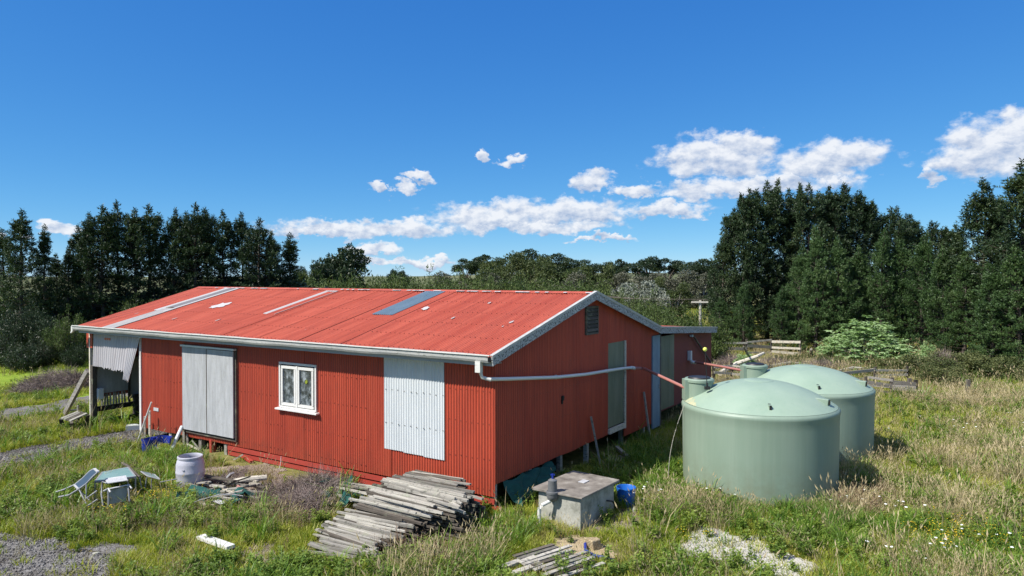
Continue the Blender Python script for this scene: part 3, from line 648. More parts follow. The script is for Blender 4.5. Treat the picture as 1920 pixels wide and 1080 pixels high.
part('gutter_lip', M['gutter'], MB().box(((XL + XR) / 2 - .07, EAVE_Y + .03 - .142, 3.335 + .118), (XR - XL + .05, .03, .022)), parent=gt)
part('gutter_outlet', M['gutter'], MB().box((XL - .17, EAVE_Y - .02, 3.34), (.10, .12, .16)).bar((XL - .2, EAVE_Y, 3.3), (XL - .32, EAVE_Y - .02, 3.2), .06, .05), parent=gt)
dp = part('downpipe', M['gutter'], MB().box((-.10, EAVE_Y - .06, 3.20), (.13, .10, .24)).tube([(-.08, -.44, 3.1), (-.06, -.40, 2.97), (.10, -.30, 2.92)], .040, 10), 'white rainhead and bend at the shed corner', smooth=True)
# barge boards on the gable with a metal capping
def barge(y0, z0, y1, z1, name='barge_board'):
    d = Vector((0, y1 - y0, z1 - z0)); L = d.length; a = math.atan2(d.z, d.y); rot = Matrix.Rotation(a, 3, 'X')
    c = Vector((XR, (y0 + y1) / 2, (z0 + z1) / 2))
    up = rot @ Vector((0, 0, 1))
    b = part(name, M['fascia'], MB().box(c - up * .112, (.03, L, .195), rot))
    part('barge_capping', M['gutter_face'], MB().box(c + up * .012 + Vector((-.01, 0, 0)), (.09, L, .016), rot).box(c - up * .015 + Vector((.024, 0, 0)), (.012, L, .05), rot), parent=b)
barge(EAVE_Y - .10, EAVE_Z + .01, RIDGE_Y, RIDGE_Z + .035)
barge(RIDGE_Y, RIDGE_Z + .035, 9.22, 3.47)
barge(9.22, 3.47, 15.3, 3.09, 'lean_to_fascia')
part('barge_soffit', M['dark_wood'], MB().box((.12, 2.0, 4.0 - .06), (.2, 5.0, .015), Matrix.Rotation(math.atan(SLOPE), 3, 'X')))
# skirting boards
part('skirting_board', M['red_board'], MB().box((-4.56, -.012, .235), (9.12, .035, .115)))
part('skirting_board', M['red_board'], MB().box((-4.5, .016, .085), (9.3, .03, .12)))
part('skirting_board', M['red_board'], MB().box((-4.2, .0, -.055), (6.6, .035, .10)))
part('sill_bearer', M['dark_wood'], MB().box((-6.72, .12, .42), (13.3, .12, .18)))
# floor, joists, piles
part('floor', M['dark_wood'], MB().box((-6.75, 7.65, .80), (13.3, 15.0, .08)))
for x in (-13.5,): part('joist', M['dark_wood'], MB().bar((x, .0, .74), (x, 7.5, .74), .06, .16))
for x in (-13.45, -12.0, -10.5, -9.3): part('pile', M['wood'], MB().bar((x, .1, -.2), (x, .1, .34), .13, .13))
part('pile', M['red_board'], MB().bar((-9.9, .04, -.2), (-9.9, .04, .36), .16, .1), 'short red painted pile under the front wall')
for x in (-12.6, -10.8, -7, -4, -1): part('pile', M['dark_wood'], MB().bar((x, 2.2, -.2), (x, 2.2, .78), .13, .13))
for y in (.12, 1.6, 3.1, 4.6, 6.9, 8.6): part('pile', M['wood'], MB().bar((-.12, y, -.2), (-.12, y, .78), .11, .11))
part('bearer', M['dark_wood'], MB().bar((-.1, .1, .69), (-.1, 8.9, .69), .1, .18))
part('lining_board', M['dark_wood'], MB().box((-6.6, 3.2, .38), (13, .05, .8)))
# open bay on the left
part('bay_post', M['pale_wood'], MB().bar((-16.5, .0, .2), (-16.5, .0, 3.2), .10, .06), 'bleached corner post of the open bay')
part('bay_post', M['dark_wood'], MB().bar((-16.42, .04, -.2), (-16.42, .04, 2.1), .15, .15), 'dark round corner post of the open bay')
part('bay_post', M['dark_wood'], MB().bar((-16.4, 3.3, -.2), (-16.4, 3.3, 3.1), .14, .14)); part('bay_post', M['dark_wood'], MB().bar((-13.9, 1.6, -.2), (-13.9, 1.6, 2.9), .16, .16))
part('bay_post', M['white_paint'], MB().bar((-13.50, -.01, .1), (-13.50, -.01, 3.2), .05, .09), 'white edge board beside the open bay')
part('bay_bearer', M['shade_wood'], MB().bar((-16.46, .02, .57), (-16.46, 3.2, .57), .08, .17)); part('low_rail', M['shade_wood'], MB().bar((-16.40, .05, .17), (-16.40, 3.2, .17), .08, .09))
part('red_scrap', M['red_wall'], MB().box((-16.52, -.03, 2.93), (.36, .02, .50)), 'red scrap of iron at the top left corner')
part('wall_lining', M['ply'], MB().box((-16.47, .66, 1.62), (.02, 1.18, 1.08)), 'grey lining board on the inside of the open bay')
part('wall_lining', M['ply'], MB().box((-16.47, 1.9, 1.50), (.02, 1.26, 1.45)), 'second grey lining board deeper in the open bay')
part('wall_stud', M['dark_wood'], MB().bar((-16.44, 1.26, .6), (-16.44, 1.26, 3.0), .05, .08))
part('bay_post', M['dark_wood'], MB().bar((-16.40, 1.5, -.2), (-16.40, 1.5, .9), .18, .18), 'stout short post under the bay wall')
for k in range(9): part('batten', M['wood'], MB().bar((-16.42, .3 + k * .1, .66), (-16.44, .32 + k * .1 + rnd.uniform(-.03, .03), 1.06), .05, .03))
part('appliance', M['galv'], MB().box((-16.36, .20, 1.10), (.2, .2, .38)), 'pale box standing inside the open bay', bevel=.02)
part('partition', M['dark_wood'], MB().box((-13.42, 4.5, 1.95), (.05, 8.8, 2.3))); part('partition', M['dark_wood'], MB().box((-15.0, 4.6, 2.2), (3.0, .05, 2.6)))
part('hanging_sheet_batten', M['dark_wood'], MB().bar((-16.4, .03, 3.18), (-13.4, .03, 3.18), .05, .08))
for k in range(4):
    x0 = -16.24 + k * .70; w = .70 if k < 3 else .66; rot = (.0, -.004, .02, .05)[k]; low = (2.08, 2.06, 2.05, 1.80)[k]
    xo = x0
    def l0(s, k=k, low=low): return low + (0.03 * math.sin(s * 40 + k) if k else 0) + (0 if k < 3 else -.04 + .08 * (1 - s / .66)) - .0
    mb = corr_sheet((xo, -.035 - .004 * (k % 2), 0), (1, 0, 0), (0, 0, 1), (0, -1, 0), w + .03, l0, 3.16, .020, 8, 6, pitch=.13)
    shear = (.02, .03, .06, .25)[k]
    mb.v = [(p[0] - shear * (3.16 - p[2]) * ((p[0] - xo) / w if k == 3 else 1), p[1] - .12 * (3.16 - p[2]) * (.2 + .3 * k), p[2]) for p in mb.v]
    me = mb.mesh('hanging_sheet'); [setattr(p, 'use_smooth', True) for p in me.polygons]
    o = link('hanging_sheet', me, M['old_galv'], shed); o['label'] = ['bleached iron sheet hanging over the open bay, leftmost', 'bleached hanging sheet with an orange rust mark', 'bleached hanging sheet third from the left', 'loose bleached sheet hanging lowest over the open bay'][k]
part('rust_mark', M['orange'], MB().box((-15.35, -.062, 3.03), (.38, .004, .07)), 'orange rust mark on the hanging iron')
# raking shore against the left corner
part('raking_prop', M['dark_grey_wood'], MB().bar((-16.60, -.06, 1.90), (-18.15, -.06, .28), .10, .17), 'long weathered timber prop leaning on the left corner')
# sliding shutters
part('shutter', M['ply'], MB().box((-10.53, -.10, 1.79), (1.17, .045, 2.46)), 'left panel of weathered grey ply', bevel=.004)
part('shutter', M['ply'], MB().box((-9.33, -.10, 1.78), (1.19, .045, 2.44)), 'right panel of weathered grey ply', bevel=.004)
part('shutter_frame', M['dark_wood'], MB().box((-9.93, -.04, .49), (2.5, .06, .06)).box((-8.70, -.04, 1.80), (.06, .06, 2.56)).box((-11.15, -.04, 1.80), (.05, .06, 2.56)))
part('shutter_head', M['galv'], MB().box((-9.90, -.115, 3.05), (2.50, .10, .05)), 'pale head flashing above the grey shutters')
part('shutter_cover_strip', M['dark_wood'], MB().box((-9.935, -.125, 1.78), (.025, .01, 2.4)))
part('name_plate', M['white_alu'], MB().box((-12.65, -.02, .97), (.26, .012, .10)), 'small white plate screwed to the red wall')
# silver replacement sheets
for k in range(3):
    mb = corr_sheet((-3.17 + k * .605, -.022 - .002 * (k % 2), 0), (1, 0, 0), (0, 0, 1), (0, -1, 0), .625 if k < 2 else .605, .95 + .02 * (2 - k), 3.25, .010, 8, 1, phase=2 * PI * (-3.17 + k * .605) / PITCHC)
    me = mb.mesh('silver_sheet'); [setattr(p, 'use_smooth', True) for p in me.polygons]; o = link('silver_sheet', me, M['galv'], shed)
    o['label'] = ['left bright galvanised sheet on the red wall', 'middle bright galvanised sheet on the red wall', 'right bright galvanised sheet on the red wall'][k]
nl = MB()
for z in (2.42, 1.62):
    for k in range(10): nl.box((-3.1 + k * .19 + rnd.uniform(-.02, .02), -.036, z + rnd.uniform(-.012, .012)), (.018, .012, .018))
nl = part('nail', M['dark_wood'], nl); nl['kind'] = 'stuff'
nw = MB()
for z in (.48, 1.12, 1.9, 2.6):
    for q in range(88):
        x = -13.4 + q * .1524
        if -3.25 < x < -1.3 or (-6.95 < x < -5.4 and z > 1.5) or (-11.3 < x < -8.6): continue
        nw.box((x + rnd.uniform(-.01, .01), -.017, z + rnd.uniform(-.015, .015)), (.016, .010, .016))
nw = part('wall_nail', M['nail_rust'], nw); nw['kind'] = 'stuff'
nw = MB()
for z in (.85, 1.6, 2.3, 2.95):
    for q in range(60):
        y = .1 + q * .1524
        if 5.65 < y < 6.95: continue
        nw.box((.017, y, z + rnd.uniform(-.015, .015)), (.010, .016, .016))
nw = part('wall_nail', M['nail_rust'], nw); nw['kind'] = 'stuff'
# window
wn = part('window', M['white_paint'], MB().box((-6.19, -.025, 2.80), (1.42, .05, .055)).box((-6.875, -.025, 2.20), (.05, .05, 1.14)).box((-5.505, -.025, 2.20), (.05, .05, 1.14)).box((-6.19, -.025, 1.64), (1.34, .05, .05)), 'white painted two-light window with flaking paint')
part('window_sill', M['white_paint'], MB().box((-6.19, -.06, 1.585), (1.58, .13, .04)), parent=wn)
for (a, b) in ((-6.81, -6.235), (-6.165, -5.57)):
    cx_ = (a + b) / 2; w = b - a
    part('sash', M['white_paint'], MB().box((cx_, -.035, 2.70), (w - .002, .03, .075)).box((cx_, -.035, 1.72), (w - .002, .03, .075)).box((a + .035, -.036, 2.21), (.062, .045, .89)).box((b - .035, -.036, 2.21), (.062, .045, .89)), parent=wn)
    part('pane', M['pane'], MB().box((cx_, -.02, 2.21), (w - .1, .008, .9)), parent=wn)
part('mullion', M['white_paint'], MB().box((-6.20, -.035, 2.21), (.055, .045, 1.08)), parent=wn)
part('leaf', M['leaf_sticker'], MB().lathe([(0.0, 0), (.06, .0), (.055, .01)], 7, (0, 0, 0)), parent=wn, label='yellow green leaf showing behind the right pane')
bpy.data.objects['leaf'].location = (-5.86, -.03, 2.37); bpy.data.objects['leaf'].rotation_euler = (R(90), 0, 0)
part('dark_interior_sheet', M['black'], MB().box((-6.19, .10, 2.2), (1.5, .01, 1.4)))  # black sheet behind the panes, standing in for the unlit interior
# pipes along the gable
wp = part('gutter_pipe', M['white_pvc'], MB().tube([(.06, -.30, 2.93), (.14, .3, 2.87), (.16, 1.0, 2.80), (.16, 2.4, 2.655), (.16, 4.0, 2.54), (.15, 5.6, 2.47), (.15, 6.6, 2.42), (.15, 7.1, 2.38)], .043, 10).tube([(.15, 7.05, 2.385), (.15, 7.3, 2.34)], .055, 10), 'long sagging white pipe across the gable wall', smooth=True)
for y in (2.4, 5.3): part('pipe_clip', M['white_pvc'], MB().tube([(.15, y, 2.66 if y < 3 else 2.48), (.15, y + .05, 2.655 if y < 3 else 2.477)], .054, 10), parent=wp)
part('bracket', M['dark_wood'], MB().box((.03, 3.0, 2.05), (.05, .07, .12)).box((.03, 2.97, 1.97), (.03, .04, .12)))
rp = part('rainwater_head', M['galv'], MB().box((.07, 12.6, 2.22), (.12, .16, .34)).tube([(.10, 12.6, 2.08), (.12, 12.63, 1.98), (.2, 12.85, 1.95)], .06, 10), 'grey rainwater head on the lean-to wall', smooth=True)
part('stay', M['dark_wood'], MB().bar((.1, 12.9, 2.92), (.1, 15.0, 1.75), .05, .05)); part('bracket', M['galv'], MB().box((.08, 12.75, 2.93), (.10, .12, .08)))

def pipe_world(label, pts, r, mat, name='pipe', cat='pipe'):
    o = MB().tube(pts, r, 10).build(name, mat, None, True); return tag(o, label, cat)
# ------------------------------------------------------------ tanks
def make_tank(loc, label, front=True):
    t = thing('water_tank', label, 'water tank', loc, 0, 'sage green plastic water tanks beside the shed')
    prof = [(1.765, -.15), (1.775, .5), (1.785, 1.2), (1.79, 1.7), (1.795, 1.88), (1.81, 1.94), (1.812, 1.985), (1.795, 2.02), (1.76, 2.05)]
    MB().lathe(prof, 96).build('tank_wall', M['tank'], t, True)
    dp_ = [(1.755, 2.055)]
    for i in range(1, 25):
        r = 1.755 * (1 - i / 24.0); dp_.append((max(r, .001), 2.055 + .55 * (1 - (r / 1.755) ** 2.15)))
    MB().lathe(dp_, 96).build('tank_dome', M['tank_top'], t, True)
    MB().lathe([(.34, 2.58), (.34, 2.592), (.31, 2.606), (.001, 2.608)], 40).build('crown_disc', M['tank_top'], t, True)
    # inlet turret on the shed side
    a = Vector((-1.36, .30, 0))
    c = MB().lathe([(.33, 1.95), (.335, 2.50), (.36, 2.52), (.36, 2.575), (.335, 2.60), (.27, 2.60), (.265, 2.54)], 40, a).build('inlet_turret', M['tank'], t, True)
    MB().box(a + Vector((-.30, 0, 2.32)), (.16, .34, .5)).build('inlet_boss', M['tank'], c)
    MB().lathe([(.275, 2.60), (.25, 2.635), (.20, 2.625), (.001, 2.625)], 32, a).build('inlet_strainer', M['black'], c, True)
    rg = random.Random(2)
    for (an, rr) in ((R(-100), 1.52), (R(-38), 1.45), (R(80), 1.5)):
        p = Vector((rr * math.cos(an), rr * math.sin(an), 2.055 + .55 * (1 - (rr / 1.755) ** 2.15)))
        rot = Matrix.Rotation(an, 3, 'Z'); big = 1.0 if an > R(-90) else .55
        mb = MB(); V = [rot @ Vector(q) for q in ((-.28 * big, -.07, .075), (-.28 * big, .07, .075), (.16 * big, .07, .055), (.16 * big, -.07, .055), (-.28 * big, -.07, -.05), (-.28 * big, .07, -.05), (.14 * big, .07, -.12), (.14 * big, -.07, -.12))]
        if big < 1: V = [rot @ Vector(q) for q in ((-.10, -.03, .06), (-.10, .03, .06), (.06, .03, .05), (.06, -.03, .05), (-.1, -.03, -.05), (-.1, .03, -.05), (.06, .03, -.09), (.06, -.03, -.09))]
        cav = (Vector((.165 * big, 0, -.02)) if big == 1 else Vector((0, -.0, .035)))
        MB().box(p + rot @ (cav if big == 1 else Vector((-.105, 0, .02))), (.012, .10 * big, .10), rot).box(p + rot @ Vector((.068, 0, .0)) if big < 1 else p + rot @ cav, (.012, .05, .11), rot).build('lug_hole', M['black'], t)
        mb.add([v + p for v in V], [(0, 3, 2, 1), (4, 5, 6, 7), (0, 1, 5, 4), (1, 2, 6, 5), (2, 3, 7, 6), (3, 0, 4, 7)]); o = mb.build('lifting_lug', M['tank'], t); bev(o, .012)
    return t
T1 = Vector((5.96, 17.2, 0)); T2 = Vector((8.47, 20.55, -.08))
t1 = make_tank(T1, 'nearer green water tank with a yellow ball level gauge on its dome')
t2 = make_tank(T2, 'farther green water tank, partly hidden behind the nearer one')
gb = at(1326, 729, 17.0) - T1; gt_ = at(1322, 655, 17.0) - T1
g1 = MB().tube([gb, gt_], .010, 8).box(gb + Vector((0, 0, .02)), (.12, .10, .07)).tube([gb + Vector((0, 0, .02)), gb + Vector((0, 0, .14))], .022, 8).build('level_gauge', M['black'], t1)
bl = bpy.data.meshes.new('b'); mb = MB(); mb.lathe([(.001, -.052)] + [(.052 * math.cos(a), .052 * math.sin(a)) for a in np.linspace(-1.4, 1.4, 9)] + [(.001, .052)], 18, gt_); mb.build('gauge_ball', M['yellow'], g1, True)
# yellowed run-off stain on the shed side of the near dome
V = []; k = 24
for i in range(k + 1):
    an = R(160 + 40 * i / k)
    ed_ = math.sin(PI * i / k)
    for rr in (1.753, 1.753 - .05 * ed_, 1.753 - .10 * ed_, 1.753 - ed_ * (.16 + .03 * math.sin(i * 1.3))):
        V.append((rr * math.cos(an), rr * math.sin(an), 2.055 + .55 * (1 - (min(rr, 1.755) / 1.755) ** 2.15) + .004))
st = MB().add(V, [(i * 4 + j, i * 4 + 4 + j, i * 4 + 5 + j, i * 4 + 1 + j) for i in range(k) for j in range(3)]).build('runoff_stain', M['stain'], t1)
pipe_world('terracotta pipe carrying roof water from the gable wall to the nearer tank', [shed_pt(.15, 7.22, 2.36), shed_pt(.35, 7.5, 2.33), T1 + Vector((-1.70, .25, 2.36))], .041, M['brown_pvc'])
pipe_world('terracotta pipe from the lean-to wall to the farther tank', [shed_pt(.2, 12.8, 1.97), T2 + Vector((-1.70, .3, 2.42))], .041, M['brown_pvc'])
def cord(p0, p1, bulge, n=12):
    return [p0.lerp(p1, i / n) + Vector(bulge) * math.sin(PI * i / n) for i in range(n + 1)]
q0 = T1 + Vector((-1.80, -.05, 2.02)); q1 = T1 + Vector((-2.2, -.1, .25))
pipe_world('thin pale cord hanging down the left side of the nearer tank', cord(q0, q1, (-.10, 0, -.05)), .007, M['wood'], 'cord', 'cord')
for (a, b) in (((1393, 705, 24.5), (1393, 740, 24.5)), ((1399, 700, 20.6), (1399, 725, 20.6))): pass

# ------------------------------------------------------------ pump box by the corner
def frame_from(pL, pF, pR):   # three top corners in the world -> box aligned to left/right edges
    return pL, pF, pR
zt = .66
bF = gnd(1090, 936, zt); bR = gnd(1158, 902, zt)
ux = (bR - bF); LX = ux.length; ux.normalize(); uy = Vector((-ux.y, ux.x, 0)); LY = 1.12
an = math.atan2(ux.y, ux.x)
pb = thing('pump_box', 'mossy concrete box with a stained slab lid below the gable', 'concrete box', bF - Vector((0, 0, zt)), an)
o = MB().box((LX / 2, LY / 2, .27), (LX - .12, LY - .10, .72)).build('box_body', M['concrete'], pb); bev(o, .02)
mb = MB()
for i in range(9):
    for j in range(9):
        pass
lid = MB().box((LX / 2, LY / 2, zt + .015), (LX + .06, LY + .06, .055), jit=.015).build('box_lid', M['slab'], pb); bev(lid, .01)
o = MB().box((LX * .62, LY * .45, zt + .048), (.22, .15, .012)).build('paper', M['white_alu'], pb)
MB().tube([(LX * .72, .03, .34), (LX * .78, -.05, .32), (LX * .9, -.12, .1), (LX * 1.05, -.15, .02)], .018, 8).build('cable', M['black'], pb)
# leaf filter on white pipe in front
fb = gnd(1036, 985)
fl = thing('rain_filter', 'grey canister filter on a white bent pipe at the concrete box', 'filter', fb, 0)
MB().lathe([(.05, .50), (.10, .54), (.125, .60), (.125, .66), (.10, .68), (.09, .90), (.095, .93), (.05, .96), (.001, .96)], 24).build('canister', M['grey_pvc'], fl, True)
MB().lathe([(.13, .655), (.135, .66), (.135, .70), (.11, .71)], 24).build('collar', M['grey_pvc'], fl, True)
MB().tube([(0, 0, .95), (0, 0, 1.06)], .022, 10).box((0, 0, 1.04), (.09, .02, .03)).build('tap', M['dark_blue_plastic'], fl)
MB().tube([(0, 0, .56), (-.06, -.02, .50), (-.22, -.05, .43), (-.27, -.06, .38), (-.28, -.06, .20), (-.24, -.08, -.05)], .038, 12).build('outlet_pipe', M['white_pvc'], fl, True)
MB().tube([(0, 0, .58), (.12, .06, .60), (.30, .12, .63)], .03, 10).build('inlet_pipe', M['concrete'], fl, True)
MB().bar((.36, .03, .62), (.42, -.02, .05), .035, .13).build('support', M['concrete'], fl)
# blue bucket right of the box
def bucket(loc, r, h, mat, label, name='bucket'):
    o = MB().lathe([(.001, .02), (r * .86, .02), (r * .86, .0), (r * .9, .0), (r, h), (r * 1.04, h), (r * 1.04, h - .03), (r * .985, h), (r * .95, h - .01), (r * .84, .04), (.001, .04)], 36).build(name, mat, None, True)
    o.location = loc; return tag(o, label, 'bucket')
bucket(gnd(1174, 948), .21, .42, M['blue_plastic'], 'bright blue open bucket right of the concrete box')
# small rubble right of the bucket
for k, (px, py) in enumerate([(1196, 950), (1205, 940), (1188, 958), (1215, 955)]):
    p = gnd(px, py); o = MB().lathe([(.001, -.03), (.10, -.02), (.13, .03), (.09, .08), (.001, .10)], 9).build('rock', M['concrete'], None)
    o.location = p; o.scale = (rnd.uniform(.6, 1.1), rnd.uniform(.6, 1.1), rnd.uniform(.6, 1)); o.rotation_euler = (rnd.random(), rnd.random(), rnd.random() * 6)
    tag(o, ['grey stone in the heap by the blue bucket, nearest the bucket', 'farthest stone of the heap behind the blue bucket', 'front stone of the heap beside the blue bucket', 'rightmost stone of the heap beside the blue bucket'][k], 'rock', 'stones heaped by the blue bucket')
# stone block and blue hose on the sand
p = gnd(1113, 1028); o = MB().box((0, 0, .07), (.22, .22, .20), jit=.03).build('stone_block', M['sand'], None); bev(o, .02); o.location = p; o.rotation_euler = (0, 0, .5)
tag(o, 'squarish sandstone block beside the blue hose', 'stone block')
pipe_world('short length of blue hose curling over the sand', [gnd(1108, 1014, .10), gnd(1097, 1020, .08), gnd(1098, 1032, .07), gnd(1113, 1041, .07), gnd(1135, 1046, .07), gnd(1150, 1050, .06)], .028, M['dark_blue_plastic'], 'hose', 'hose')
pipe_world('dark blue hose end poking from the grass at the bottom edge', [gnd(1236, 1060, .05), gnd(1246, 1066, .08), gnd(1250, 1078, .05), gnd(1250, 1100, .02)], .022, M['dark_blue_plastic'], 'hose', 'hose')
# slatted pallet in the grass
def pallet(px, py, ang, n, L, label, dz=.10, seed=1):
    r2 = random.Random(seed); t = thing('broken_pallet', label, 'pallet', gnd(px, py), ang)
    for k in range(n):
        o = MB().box((k * .13 - n * .065, r2.uniform(-.05, .05), dz + .03), (.085, L * r2.uniform(.7, 1.05), .022), Matrix.Rotation(r2.uniform(-.05, .05), 3, 'Z')).build('slat', M['wood'] if (k % 4) else M['dark_wood'], t)
    for y in (-L * .3, L * .3): MB().box((0, y, dz), (n * .13, .05, .04)).build('bearer', M['dark_wood'], t)
pallet(1048, 1066, R(-52), 10, 1.25, 'broken slatted pallet sinking into the grass at the bottom', seed=4)
stray(945, 1062, 1005, 1044, 'wide pale grey board beside the broken pallet', .06, .10, 'wood', .16) if False else None
# green shade cloth hanging at the corner under the gable
def cloth(name, pts_top, pts_bot, label, seed, n=22, m=14, amp=.05):
    r2 = np.random.default_rng(seed); V = []
    for j in range(m + 1):
        t = j / m
        for i in range(n + 1):
            s = i / n; a = pts_top(s); b = pts_bot(s); p = a.lerp(b, t)
            p = p + Vector((amp * math.sin(s * 17 + t * 5 + seed), amp * math.cos(s * 13 + t * 8), amp * .8 * math.sin(s * 21 - t * 11)))
            V.append(p)
    o = MB().add(V, [(j * (n + 1) + i, j * (n + 1) + i + 1, (j + 1) * (n + 1) + i + 1, (j + 1) * (n + 1) + i) for j in range(m) for i in range(n)]).build(name, M['shade_cloth'], None, True)
    return tag(o, label, 'shade cloth')
cloth('shade_cloth', lambda s: shed_pt(-.02, .25 + 2.2 * s, .60 - .06 * s), lambda s: shed_pt(.42 - .1 * s, .40 + .5 * s + 1.4 * s * s, .06 + .42 * s * s), 'green shade cloth hanging under the gable wall at the near corner', 2)
def ground_cloth(px, py, w, d, label, seed, h=.10):
    c = gnd(px, py); n, m = 26, 16; V = []
    for j in range(m + 1):
        for i in range(n + 1):
            x = (i / n - .5) * w; y = (j / m - .5) * d; q = 1 + .25 * math.sin(3 * math.atan2(y, x) + seed)
            V.append((c.x + x * q, c.y + y * q, .02 + h * max(0, vn(c.x + x, c.y + y, .22, seed).item() * 1.5 - .1)))
    o = MB().add(V, [(j * (n + 1) + i, j * (n + 1) + i + 1, (j + 1) * (n + 1) + i + 1, (j + 1) * (n + 1) + i) for j in range(m) for i in range(n)]).build('shade_cloth', M['shade_cloth'], None, True)
    return tag(o, label, 'shade cloth')
ground_cloth(410, 944, 1.5, .85, 'crumpled green shade cloth on the ground in front of the barrel', 5, .22)
ground_cloth(636, 944, .75, .9, 'green shade cloth crumpled left of the timber stack', 6, .25)
ground_cloth(632, 925, .8, .4, 'scrap of green shade cloth under the stack, nearest the shed wall', 9, .3)
# timber props under the gable
for (a, b, lab) in ((shed_pt(.35, 4.55, 0), shed_pt(.10, 4.45, 1.35), 'thin dark stake leaning on the gable wall left of the door'), (shed_pt(.3, 8.2, 0), shed_pt(.08, 8.2, 1.5), 'thin stake standing against the gable wall right of the door')):
    o = MB().bar(a, b, .06, .05).build('stake', M['wood'], None); tag(o, lab, 'stake')
o = MB().bar(shed_pt(.5, 5.4, .12), shed_pt(1.3, 5.0, .10), .12, .10).bar(shed_pt(.2, 5.9, .25), shed_pt(.9, 5.1, .22), .10, .08).build('rough_beam', M['wood'], None); tag(o, 'pair of rough beams lying under the gable door', 'beam')

# ------------------------------------------------------------ weathered timber stack
ts = thing('timber_stack', 'spilled stack of weathered grey boards in front of the shed corner', 'timber stack', gnd(760, 985), 0)
TS0 = Vector(ts.location)
plank_meshes = []
for k in range(10):
    r2 = random.Random(k + 100); L = 1.0; V = []; n = 5; w = (.045, .05, .06, .045, .085, .05, .055, .065, .045, .06)[k]; h = (.035, .04, .045, .045, .03, .04, .045, .04, .045, .03)[k]
    for i in range(n + 1):
        x = i / n - .5; dy = r2.uniform(-.004, .004); dz = r2.uniform(-.003, .003); e = r2.uniform(.9, 1.05)
        for (a, b) in ((-1, -1), (1, -1), (1, 1), (-1, 1)): V.append((x, a * w / 2 * e + dy, b * h / 2 + dz))
    Fc = [(3, 2, 1, 0), tuple(n * 4 + q for q in range(4))]
    for i in range(n):
        for q in range(4): q2 = (q + 1) % 4; Fc.append((i * 4 + q, i * 4 + q2, (i + 1) * 4 + q2, (i + 1) * 4 + q))
    me = MB().add(V, Fc).mesh('plank'); me.materials.append(M['wood']); plank_meshes.append(me)
dark_planks = []
for me in plank_meshes:
    m2 = me.copy(); m2.materials.clear(); m2.materials.append(M['dark_wood']); dark_planks.append(m2)
def plank(a, b, parent=None, org=Vector((0, 0, 0)), dark=False, roll=None, name='plank', k=None):
    a = Vector(a); b = Vector(b); d = b - a
    me = rnd.choice(dark_planks if dark else plank_meshes) if k is None else plank_meshes[k]
    o = bpy.data.objects.new(name, me); COL.objects.link(o); o.rotation_mode = 'QUATERNION'
    q = d.to_track_quat('X', 'Z'); from mathutils import Quaternion
    o.rotation_quaternion = q @ Quaternion((1, 0, 0), roll if roll is not None else rnd.uniform(-.15, .15)); o.location = (a + b) / 2 - org; o.scale = (d.length, 1, 1)
    if parent is not None: o.parent = parent
    return o
rows = [(772, 883, 885, 904, .80), (747, 896, 878, 920, .76), (737, 903, 868, 930, .72), (722, 907, 866, 941, .67), (697, 912, 862, 950, .61), (683, 925, 815, 954, .55), (664, 940, 800, 966, .45),
        (641, 962, 775, 989, .31), (629, 972, 757, 998, .23), (616, 983, 735, 1014, .17), (597, 995, 715, 1033, .12), (595, 1014, 712, 1045, .09), (572, 1033, 706, 1054, .06)]
np_cnt = 0; UNDER = MB()
for i in range(len(rows) - 1):
    A, B = rows[i], rows[i + 1]; sub = 8 if i < 7 else 6
    for j in range(sub):
        t = (j + rnd.uniform(-.2, .2)) / sub; r = [A[q] * (1 - t) + B[q] * t for q in range(5)]; z = r[4]
        a = gnd(r[0], r[1], z); b = gnd(r[2], r[3], z)
        d = (b - a).normalized(); a = a - d * rnd.uniform(-.30, .16); b = b + d * rnd.uniform(-.35, .22)
        yaw = rnd.uniform(-.06, .06); a.y += yaw; b.y -= yaw
        a.z += rnd.uniform(-.035, .05); b.z += rnd.uniform(-.045, .05)
        plank(a, b, ts, TS0, dark=rnd.random() < .16); np_cnt += 1
        zz = z - .055
        nmax = 0
        while zz > .02 and nmax < 12:
            sh = rnd.uniform(-.12, .16)
            a2 = a + d * (sh + .1); b2 = b + d * (sh - .02 + rnd.uniform(-.1, .08)); a2.z = zz + rnd.uniform(-.006, .006); b2.z = zz + rnd.uniform(-.006, .006)
            o_ = rnd.uniform(-.03, .03); a2.y += o_; b2.y += o_
            UNDER.bar(a2 - TS0, b2 - TS0, .05, .045, rnd.uniform(-.2, .2)); zz -= .075 if nmax < 4 else .12; nmax += 1; np_cnt += 1
for (x0, y0, x1, y1, z) in [(602, 899, 697, 912, .22), (612, 905, 700, 918, .24), (612, 908, 684, 927, .2), (628, 927, 664, 937, .18), (640, 915, 690, 926, .26), (630, 905, 705, 925, .18), (870, 925, 905, 936, .70), (830, 945, 872, 962, .55), (835, 938, 862, 950, .62), (800, 935, 862, 952, .66), (655, 935, 780, 962, .5), (700, 930, 830, 962, .6)]:
    plank(gnd(x0, y0, z), gnd(x1, y1, z + .02), ts, TS0); np_cnt += 1
for (x0, y0, x1, y1, z) in [(800, 925, 902, 944, .50), (790, 930, 906, 952, .42), (800, 940, 905, 962, .34), (790, 948, 898, 972, .26), (780, 958, 886, 985, .18), (775, 970, 876, 996, .12), (765, 985, 864, 1006, .07), (755, 992, 850, 1012, .05), (810, 955, 905, 975, .08), (800, 975, 890, 996, .05)]:
    zz = z
    while zz > .02:
        q_ = rnd.uniform(-6, 6); (plank(gnd(x0 + q_, y0, z), gnd(x1 + q_, y1, z), ts, TS0, dark=rnd.random() < .4) if zz == z else UNDER.bar(gnd(x0 + q_, y0, z) + Vector((0, 0, zz - z)) - TS0, gnd(x1 + q_ + rnd.uniform(-6, 6), y1, z) + Vector((0, 0, zz - z)) - TS0, .05, .045)); zz -= .06; np_cnt += 1
print('planks', np_cnt)
